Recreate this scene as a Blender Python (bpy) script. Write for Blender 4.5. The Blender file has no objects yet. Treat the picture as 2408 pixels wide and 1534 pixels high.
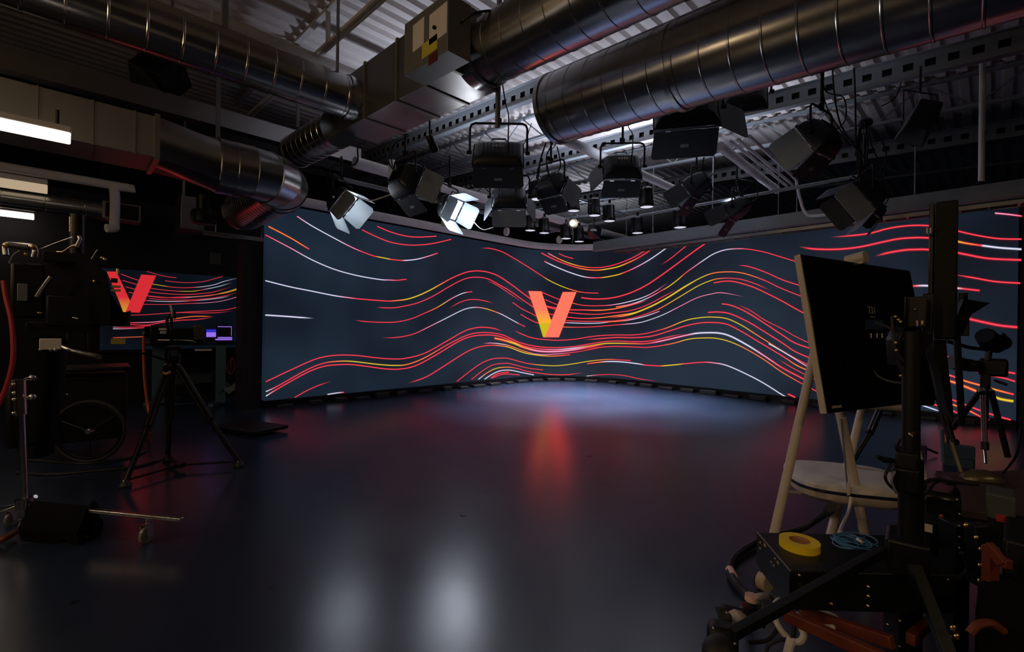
import bpy, bmesh, math, random
from mathutils import Vector, Matrix
random.seed(7)
S = bpy.context.scene
COL = S.collection
V3 = Vector
PI = math.pi
# ------------------------------------------------------------------ camera model (room axes: x along the left video wall, y along the right one)
F = 1090.0; ROLL = math.radians(.8); H = 1.5
CX, CY = 10.73, 8.82                      # the video walls' corner
A44 = math.radians(44)
FW = V3((math.sin(A44), math.cos(A44), 0)); RT = V3((math.cos(A44), -math.sin(A44), 0)); UP = V3((0, 0, 1))
K = .061                                  # the roof rises gently along y
def ray(px, py):
    u, v = px-1204., py-767.
    c, s = math.cos(ROLL), math.sin(ROLL)
    return FW + RT*((u*c+v*s)/F) + UP*(-(-u*s+v*c)/F)
O0 = V3((0, 0, H))
def P(px, py, d): return O0 + ray(px, py)*d
def onx(px, py, X): r = ray(px, py); return O0 + r*(X/r.x)
def ony(px, py, Y): r = ray(px, py); return O0 + r*(Y/r.y)
def onz(px, py, Z): r = ray(px, py); return O0 + r*((Z-H)/r.z)
def onr(px, py, B): r = ray(px, py); return O0 + r*((B-H)/(r.z-K*r.y))
def onp(px, py, p0, n): r = ray(px, py); return O0 + r*((p0-O0).dot(n)/r.dot(n))
def lin(c): return tuple((x/255/12.92 if x/255 <= .04045 else ((x/255+.055)/1.055)**2.4) for x in c)
cam = bpy.data.cameras.new('camera'); co = bpy.data.objects.new('camera', cam); COL.objects.link(co)
cam.sensor_width = 36; cam.lens = 36*F/2408; cam.clip_start = .02
cr = RT*math.cos(ROLL) + UP*math.sin(ROLL); cu = UP*math.cos(ROLL) - RT*math.sin(ROLL)
m = Matrix((cr, cu, -FW)).transposed().to_4x4(); m.translation = O0; co.matrix_world = m
S.camera = co
S.view_settings.view_transform = 'Standard'; S.view_settings.look = 'None'; S.view_settings.gamma = 1
S.view_settings.exposure = 0; S.view_settings.use_curve_mapping = False
S.cycles.use_denoising = True; S.cycles.transparent_max_bounces = 24; S.cycles.max_bounces = 8
S.cycles.sample_clamp_indirect = 4
w = bpy.data.worlds.new('world'); S.world = w; w.use_nodes = True
w.node_tree.nodes['Background'].inputs[0].default_value = (.01, .012, .02, 1); w.node_tree.nodes['Background'].inputs[1].default_value = .2
# ------------------------------------------------------------------ materials
MATS = {}
def mat(name, col, rough=.5, metal=0., emit=None, es=1., var=.15, rvar=.08, scale=6., spec=.5, bump=0.):
    m = bpy.data.materials.new(name); m.use_nodes = True; nt = m.node_tree; b = nt.nodes['Principled BSDF']
    b.inputs['Roughness'].default_value = rough; b.inputs['Metallic'].default_value = metal
    b.inputs['Specular IOR Level'].default_value = spec
    tc = nt.nodes.new('ShaderNodeTexCoord'); nz = nt.nodes.new('ShaderNodeTexNoise'); nz.inputs['Scale'].default_value = scale
    nz.inputs['Detail'].default_value = 4
    nt.links.new(tc.outputs['Object'], nz.inputs['Vector'])
    mx = nt.nodes.new('ShaderNodeMix'); mx.data_type = 'RGBA'
    mx.inputs['A'].default_value = tuple(c*(1-var) for c in col)+(1,); mx.inputs['B'].default_value = tuple(min(1, c*(1+var)) for c in col)+(1,)
    nt.links.new(nz.outputs['Fac'], mx.inputs['Factor']); nt.links.new(mx.outputs['Result'], b.inputs['Base Color'])
    mr = nt.nodes.new('ShaderNodeMapRange'); mr.inputs['To Min'].default_value = max(.02, rough-rvar); mr.inputs['To Max'].default_value = rough+rvar
    nt.links.new(nz.outputs['Fac'], mr.inputs['Value']); nt.links.new(mr.outputs['Result'], b.inputs['Roughness'])
    if bump:
        bp = nt.nodes.new('ShaderNodeBump'); bp.inputs['Strength'].default_value = bump; bp.inputs['Distance'].default_value = .01
        nt.links.new(nz.outputs['Fac'], bp.inputs['Height']); nt.links.new(bp.outputs['Normal'], b.inputs['Normal'])
    if emit:
        b.inputs['Emission Color'].default_value = tuple(emit)+(1,); b.inputs['Emission Strength'].default_value = es
    MATS[name] = m; return m
M_black = mat('black_metal', (.0045, .005, .007), .4, spec=.28)
M_blackp = mat('black_plastic', (.005, .0055, .0075), .48, spec=.28)
M_lamp = mat('lamp_housing', (.012, .018, .027), .42)
M_pale = mat('pale_lit_flap', (.24, .28, .31), .45)  # greyish flap paint, with the lamp light on it put into the colour
M_duct = mat('painted_sheet', (.24, .225, .2), .45, .6, var=.12, scale=3)
M_glossb = mat('gloss_black', (.006, .006, .008), .22)
M_cloth = mat('black_cloth', (.003, .003, .005), .9, spec=.12, bump=.3, scale=60)
M_curtain = mat('black_paint', (.006, .006, .009), .85)
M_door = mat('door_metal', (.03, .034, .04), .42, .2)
M_galv = mat('galvanised', (.46, .46, .45), .24, 1., var=.05, rvar=.02, scale=2)
M_galv2 = mat('galvanised_dull', (.36, .35, .34), .36, 1., var=.1, scale=3)
M_deck = mat('deck_paint', (.5, .45, .42), .6, var=.1, scale=3)
M_steel = mat('grey_steel', (.2, .215, .23), .5, .2)
M_white = mat('white_pipe', (.75, .73, .72), .45)
M_cream = mat('cream_paint', (.56, .48, .41), .42)
M_seat = mat('seat_grey', (.6, .57, .55), .55)
M_chrome = mat('chrome', (.62, .6, .6), .16, 1., var=.05)
M_silver = mat('silver', (.55, .55, .57), .28, 1.)
M_yellow = mat('yellow_tape', (.85, .62, .015), .5)
M_card = mat('brown_card', (.35, .17, .08), .8)
M_bluec = mat('blue_cable', (.06, .2, .42), .4)
M_whitec = mat('white_cable', (.6, .55, .52), .45)
M_orange = mat('orange_paint', (.13, .022, .007), .55)
M_orc = mat('orange_cable', (.6, .12, .04), .5)
M_redc = mat('red_cable', (.4, .03, .04), .5)
M_teal = mat('teal_steel', (.05, .13, .17), .5)
M_wood = mat('brown_desk', (.045, .032, .028), .4, scale=14)
M_paper = mat('paper', (.72, .68, .64), .7)
M_ylabel = mat('yellow_label', (.6, .52, .05), .6)
M_redl = mat('red_label', (.1, .012, .012), .5)
M_tealb = mat('teal_fabric', (.03, .06, .08), .8)
M_gold = mat('dark_gold', (.1, .085, .05), .3, .3)
M_brass = mat('brass', (.7, .5, .25), .3, 1.)
M_lensoff = mat('lens_off', (.15, .17, .2), .3)
M_text = mat('text_print', (.3, .3, .3), .6)
M_glassd = mat('dark_glass', (.01, .012, .02), .08)
M_rubber = mat('rubber', (.009, .009, .012), .6)
M_pink = mat('pink_tape', (.7, .45, .42), .6)
M_insul = mat('pipe_insulation', (.68, .64, .63), .75)
M_beige = mat('beige_drum', (.5, .4, .28), .5)
def emis(name, col, s):
    m = bpy.data.materials.new(name); m.use_nodes = True; nt = m.node_tree; nt.nodes.clear()
    e = nt.nodes.new('ShaderNodeEmission'); e.inputs[0].default_value = tuple(col)+(1,); e.inputs[1].default_value = s
    o = nt.nodes.new('ShaderNodeOutputMaterial'); nt.links.new(e.outputs[0], o.inputs[0]); return m
E_tube = emis('tube_light', (1, .82, .68), 4.5)
E_tube2 = emis('tube_dim', (1, .76, .5), .45)
E_lamp = emis('lamp_white', (.86, .93, 1), 6.5)
E_lamp2 = emis('lamp_blue', (.75, .87, 1), 5.)
E_can = emis('can_mouth', (.85, .85, 1), .8)
E_bulb = emis('bulb', (1, .93, .75), 1.6)
E_purple = emis('laptop_violet', lin((150, 110, 235)), 1.)
E_blue = emis('laptop_blue', lin((45, 45, 190)), 1.)
E_red = emis('red_led', (1, .02, .02), 1.)
E_blued = mat('blue_sticker', (.03, .062, .14), .35)
M_cwheel = mat('grey_wheel', (.16, .16, .15), .25)
# ------------------------------------------------------------------ mesh builder
ORG = {}
class MB:
    def __init__(s, M=None): s.v = []; s.f = []; s.mi = []; s.M = M or Matrix.Identity(4); s.cm = 0
    def add(s, vs, fs):
        n = len(s.v); s.v += [s.M @ V3(q) for q in vs]; s.f += [[n+i for i in f] for f in fs]; s.mi += [s.cm]*len(fs); return s
    def box(s, lo, hi):
        x0, y0, z0 = lo; x1, y1, z1 = hi
        return s.add([(x0,y0,z0),(x1,y0,z0),(x1,y1,z0),(x0,y1,z0),(x0,y0,z1),(x1,y0,z1),(x1,y1,z1),(x0,y1,z1)],
                     [(0,3,2,1),(4,5,6,7),(0,1,5,4),(1,2,6,5),(2,3,7,6),(3,0,4,7)])
    def cbox(s, c, d): return s.box([c[i]-d[i]/2 for i in range(3)], [c[i]+d[i]/2 for i in range(3)])
    def bar(s, a, b, w, h, up=(0,0,1)):     # a rectangular bar between two points
        a = V3(a); b = V3(b); t = (b-a).normalized(); x = t.cross(V3(up))
        if x.length < 1e-4: x = t.cross(V3((1,0,0)))
        x.normalize(); y = x.cross(t); x *= w/2; y *= h/2
        return s.hexa([a-x-y, a+x-y, a+x+y, a-x+y], [b-x-y, b+x-y, b+x+y, b-x+y])
    def hexa(s, q0, q1): return s.add(list(q0)+list(q1), [(3,2,1,0),(4,5,6,7),(0,1,5,4),(1,2,6,5),(2,3,7,6),(3,0,4,7)])
    def prism(s, pts, ext):                 # polygon pushed along a vector
        n = len(pts); e = V3(ext); a = [V3(p) for p in pts]; b = [p+e for p in a]
        return s.add(a+b, [list(range(n))[::-1], list(range(n, 2*n))]+[(i, (i+1) % n, n+(i+1) % n, n+i) for i in range(n)])
    def loft(s, rings, caps=True, closed=False):
        n = len(rings[0]); vs = [p for r in rings for p in r]; fs = []
        k = len(rings)
        for j in range(k if closed else k-1):
            j2 = (j+1) % k
            fs += [(j*n+i, j*n+(i+1) % n, j2*n+(i+1) % n, j2*n+i) for i in range(n)]
        if caps and not closed: fs += [list(range(n))[::-1], list(range((k-1)*n, k*n))]
        return s.add(vs, fs)
    def tube(s, pts, r, n=8, caps=True, closed=False):
        pts = [V3(p) for p in pts]; k = len(pts)
        rs = r if isinstance(r, (list, tuple)) else [r]*k
        rings = []; x = None
        for i in range(k):
            if closed: t = pts[(i+1) % k]-pts[i-1]
            else: t = pts[min(i+1, k-1)]-pts[max(i-1, 0)]
            t.normalize()
            if x is None:
                x = t.cross(V3((0,0,1)))
                if x.length < .05: x = t.cross(V3((1,0,0)))
            else: x = x - t*x.dot(t)
            x.normalize(); y = t.cross(x)
            rings.append([pts[i]+(x*math.cos(2*PI*q/n)+y*math.sin(2*PI*q/n))*rs[i] for q in range(n)])
        return s.loft(rings, caps, closed)
    def cyl(s, a, b, r, r2=None, n=16): return s.tube([a, b], [r, r if r2 is None else r2], n)
    def lathe(s, a, ax, prof, n=24, caps=True):   # profile of (along, radius) about an axis
        a = V3(a); t = V3(ax).normalized(); x = t.cross(V3((0,0,1)))
        if x.length < .05: x = t.cross(V3((1,0,0)))
        x.normalize(); y = t.cross(x)
        return s.loft([[a+t*h+(x*math.cos(2*PI*q/n)+y*math.sin(2*PI*q/n))*max(r, 1e-4) for q in range(n)] for h, r in prof], caps)
    def ball(s, c, r, n=12, sc=(1,1,1)):
        c = V3(c); k = n//2+1
        return s.loft([[c+V3((r*sc[0]*math.sin(PI*j/k)*math.cos(2*PI*q/n), r*sc[1]*math.sin(PI*j/k)*math.sin(2*PI*q/n), r*sc[2]*math.cos(PI*j/k))) for q in range(n)] for j in range(1, k)][::-1])
    def build(s, name, mt, parent=None, bev=0., smooth=True, **props):
        me = bpy.data.meshes.new(name); o0 = ORG[parent.name] if parent else V3((0,0,0))
        org = o0
        if not parent and s.v:
            lo = V3([min(p[i] for p in s.v) for i in range(3)]); hi = V3([max(p[i] for p in s.v) for i in range(3)])
            org = V3(((lo.x+hi.x)/2, (lo.y+hi.y)/2, lo.z))
        me.from_pydata([p-org for p in s.v], [], s.f); me.update()
        for q in (mt if isinstance(mt, (list, tuple)) else [mt]): me.materials.append(q)
        if isinstance(mt, (list, tuple)): me.polygons.foreach_set('material_index', s.mi)
        bm = bmesh.new(); bm.from_mesh(me); bmesh.ops.recalc_face_normals(bm, faces=bm.faces); bm.to_mesh(me); bm.free()
        if smooth:
            me.polygons.foreach_set('use_smooth', [True]*len(me.polygons)); me.set_sharp_from_angle(angle=math.radians(38))
        o = bpy.data.objects.new(name, me); COL.objects.link(o)
        if parent: o.parent = parent
        else: o.location = org
        ORG[o.name] = org
        if bev:
            md = o.modifiers.new('bevel', 'BEVEL'); md.width = bev; md.segments = 2; md.limit_method = 'ANGLE'
        for k, val in props.items(): o[k] = val
        return o
def tag(o, label, cat, group=None):
    o['label'] = label; o['category'] = cat
    if group: o['group'] = group
    return o
def thing(name, loc, label, cat, group=None):
    o = bpy.data.objects.new(name, None); COL.objects.link(o); o.location = loc; o.empty_display_size = .1
    ORG[o.name] = V3(loc); return tag(o, label, cat, group)
def one(name, mb, mt, label, cat, group=None, **k): return tag(mb.build(name, mt, **k), label, cat, group)
def dup(o, d, label, group=None):
    def cp(q, par):
        c = q.copy(); COL.objects.link(c); ORG[c.name] = ORG[q.name]
        if par: c.parent = par
        for ch in q.children: cp(ch, c)
        return c
    c = cp(o, None); c.location = o.location + V3(d); c['label'] = label
    if group: c['group'] = group
    return c
def spline(pts, sub=8):
    pts = [V3(p) for p in pts]; out = []
    for i in range(len(pts)-1):
        p0 = pts[max(i-1, 0)]; p1 = pts[i]; p2 = pts[i+1]; p3 = pts[min(i+2, len(pts)-1)]
        for j in range(sub):
            t = j/sub
            out.append(.5*((2*p1)+(p2-p0)*t+(2*p0-5*p1+4*p2-p3)*t*t+(3*p1-p0-3*p2+p3)*t**3))
    return out+[pts[-1]]
def cable(name, pts, r, mt, label, group=None, sub=8): return one(name, MB().tube(spline(pts, sub), r, 8), mt, label, 'cable', group)
def frame(o, f, u=(0,0,1)):      # matrix: local x right, y forward, z up
    f = V3(f).normalized(); r = f.cross(V3(u)).normalized(); u = r.cross(f)
    m = Matrix((r, f, u)).transposed().to_4x4(); m.translation = V3(o); return m
def camdir(yaw, pitch):          # yaw from the view direction towards the right, pitch downward
    y = math.radians(yaw); p = math.radians(pitch)
    return (FW*math.cos(y)+RT*math.sin(y))*math.cos(p) - UP*math.sin(p)
def text_mesh(txt, size, M, name, mt, parent, ext=.0005):
    c = bpy.data.curves.new(name, 'FONT'); c.body = txt; c.size = size; c.align_x = 'CENTER'; c.extrude = ext
    t = bpy.data.objects.new(name, c); COL.objects.link(t); dg = bpy.context.evaluated_depsgraph_get(); dg.update()
    me = bpy.data.meshes.new_from_object(t.evaluated_get(dg)); bpy.data.objects.remove(t); bpy.data.curves.remove(c)
    mb = MB(M); mb.add([v.co.copy() for v in me.vertices], [list(p.vertices) for p in me.polygons]); bpy.data.meshes.remove(me)
    return mb.build(name, mt, parent, smooth=False)
FLOOR_R = .25; TRAIL_S = 1.; LOGO_S = 1.; SPOT_E = 900
# ------------------------------------------------------------------ the room
def room():
    fm = bpy.data.materials.new('floor_vinyl'); fm.use_nodes = True; nt = fm.node_tree; b = nt.nodes['Principled BSDF']
    tc = nt.nodes.new('ShaderNodeTexCoord')
    def noise(sc, det=5, rough=.6):
        n = nt.nodes.new('ShaderNodeTexNoise'); n.inputs['Scale'].default_value = sc; n.inputs['Detail'].default_value = det
        n.inputs['Roughness'].default_value = rough; nt.links.new(tc.outputs['Object'], n.inputs['Vector']); return n
    n1 = noise(.9); n2 = noise(14, 6)
    mx = nt.nodes.new('ShaderNodeMix'); mx.data_type = 'RGBA'; mx.inputs['A'].default_value = (.012, .021, .046, 1); mx.inputs['B'].default_value = (.018, .029, .06, 1)
    nt.links.new(n1.outputs['Fac'], mx.inputs['Factor'])
    vo = nt.nodes.new('ShaderNodeTexVoronoi'); vo.voronoi_dimensions = '2D'; vo.inputs['Scale'].default_value = 1.05; vo.inputs['Randomness'].default_value = 1
    nt.links.new(tc.outputs['Object'], vo.inputs['Vector'])
    lt = nt.nodes.new('ShaderNodeMath'); lt.operation = 'LESS_THAN'; lt.inputs[1].default_value = .024; nt.links.new(vo.outputs['Distance'], lt.inputs[0])
    m2 = nt.nodes.new('ShaderNodeMix'); m2.data_type = 'RGBA'; m2.inputs['B'].default_value = (.008, .009, .013, 1)
    nt.links.new(lt.outputs[0], m2.inputs['Factor']); nt.links.new(mx.outputs['Result'], m2.inputs['A'])
    # scuffs: thin stretched wear marks, a little paler and rougher
    mp = nt.nodes.new('ShaderNodeMapping'); mp.inputs['Rotation'].default_value = (0, 0, .7); mp.inputs['Scale'].default_value = (1, 9, 1)
    nt.links.new(tc.outputs['Object'], mp.inputs['Vector'])
    sn = nt.nodes.new('ShaderNodeTexNoise'); sn.inputs['Scale'].default_value = 1.7; sn.inputs['Detail'].default_value = 8; sn.inputs['Roughness'].default_value = .75
    nt.links.new(mp.outputs['Vector'], sn.inputs['Vector'])
    sr = nt.nodes.new('ShaderNodeMapRange'); sr.inputs['From Min'].default_value = .66; sr.inputs['From Max'].default_value = .74
    nt.links.new(sn.outputs['Fac'], sr.inputs['Value'])
    m3 = nt.nodes.new('ShaderNodeMix'); m3.data_type = 'RGBA'; m3.inputs['B'].default_value = (.06, .07, .09, 1)
    sm = nt.nodes.new('ShaderNodeMath'); sm.operation = 'MULTIPLY'; sm.inputs[1].default_value = .5; nt.links.new(sr.outputs['Result'], sm.inputs[0])
    nt.links.new(sm.outputs[0], m3.inputs['Factor']); nt.links.new(m2.outputs['Result'], m3.inputs['A'])
    nt.links.new(m3.outputs['Result'], b.inputs['Base Color'])
    ad = nt.nodes.new('ShaderNodeMath'); ad.operation = 'MULTIPLY_ADD'; ad.inputs[1].default_value = .12; ad.inputs[2].default_value = FLOOR_R-.06
    nt.links.new(n1.outputs['Fac'], ad.inputs[0]); nt.links.new(ad.outputs[0], b.inputs['Roughness'])
    b.inputs['Specular IOR Level'].default_value = .85
    bp = nt.nodes.new('ShaderNodeBump'); bp.inputs['Strength'].default_value = .03; bp.inputs['Distance'].default_value = .01
    nt.links.new(n2.outputs['Fac'], bp.inputs['Height']); nt.links.new(bp.outputs['Normal'], b.inputs['Normal'])
    MB().box((-7, -7, -.1), (23, 16, 0)).build('floor', fm, smooth=False, kind='structure')
    def wall(n, lo, hi, mt): MB().box(lo, hi).build(n, mt, smooth=False, kind='structure')
    M_wall = mat('dark_wall', (.02, .02, .023), .8, var=.2)
    wall('wall_back', (-7, 16, 0), (23, 16.15, 6.8), M_wall)
    wall('wall_right', (23, -7, 0), (23.15, 16.15, 6.8), M_wall)
    wall('wall_left', (-7.15, -7, 0), (-7, 16.15, 6.8), M_wall)
    wall('wall_front', (-7, -7.15, 0), (23, -7, 6.8), M_wall)
    # ribbed steel roof deck, ribs along x
    pts = []; y = -7.2; i = 0
    while y < 16.1:
        for dy, dz in ((0, 0), (.1, 0), (.135, .06), (.215, .06)):
            yy = y+dy; pts.append((yy, 5.55+K*yy+dz))
        y += .25
    mb = MB(); n = len(pts)
    mb.add([(-7.2, a, z) for a, z in pts]+[(23.1, a, z) for a, z in pts]+[(-7.2, a, z+.05) for a, z in pts]+[(23.1, a, z+.05) for a, z in pts],
           [(i, i+1, n+i+1, n+i) for i in range(n-1)]+[(2*n+i, 3*n+i, 3*n+i+1, 2*n+i+1) for i in range(n-1)])
    mb.build('ceiling', M_deck, smooth=False, kind='structure')
room()
# ------------------------------------------------------------------ the big video wall
R_ = 2.2
def wallhit(px, py, off=0.):
    r = ray(px, py)
    d = (CY-off)/r.y
    if r.y > 0 and r.x*d <= CX-R_: return O0+r*d
    d = (CX-off)/r.x
    if r.y*d <= CY-R_: return O0+r*d
    c = V3((CX-R_, CY-R_)); q = V3((r.x, r.y)); a = q.dot(q); bb = -2*q.dot(c); cc = c.dot(c)-(R_-off)**2
    d = (-bb+math.sqrt(max(0, bb*bb-4*a*cc)))/(2*a); return O0+r*d
XL = ony(624, 800, CY).x; YR = onx(2392, 800, CX).y
ZB, ZT = .13, 3.6
def wpath(off, n=16):
    p = [V3((XL, CY-off, 0)), V3(((XL+CX-R_)/2, CY-off, 0))]
    for i in range(n+1):
        a = PI/2*(1-i/n); p.append(V3((CX-R_+(R_-off)*math.cos(a), CY-R_+(R_-off)*math.sin(a), 0)))
    return p+[V3((CX-off, (YR+CY-R_)/2, 0)), V3((CX-off, YR, 0))]
CC = {'R': ((246, 84, 96), (214, 30, 56)), 'W': ((238, 238, 255), (178, 185, 222)), 'P': ((243, 180, 210), (215, 70, 120)),
      'Y': ((240, 218, 60), (200, 160, 30)), 'O': ((250, 160, 78), (232, 72, 40))}
BOOST = {'R': (1.5, 1.), 'O': (1.3, 1.1), 'P': (1.15, 1.05), 'Y': (1.1, 1.), 'W': (1.1, 1.)}   # red diodes drive past what the sensor holds
CC = {k: ((lin(a)[0]*BOOST[k][0],)+lin(a)[1:], (lin(b)[0]*BOOST[k][1],)+lin(b)[1:]) for k, (a, b) in CC.items()}
ZO = {'A': (600, 300), 'B': (600, 560), 'C': (1200, 560), 'D': (1768, 560), 'G': (1768, 300), 'H': (1768, 900), 'L': (0, 560)}
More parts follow.
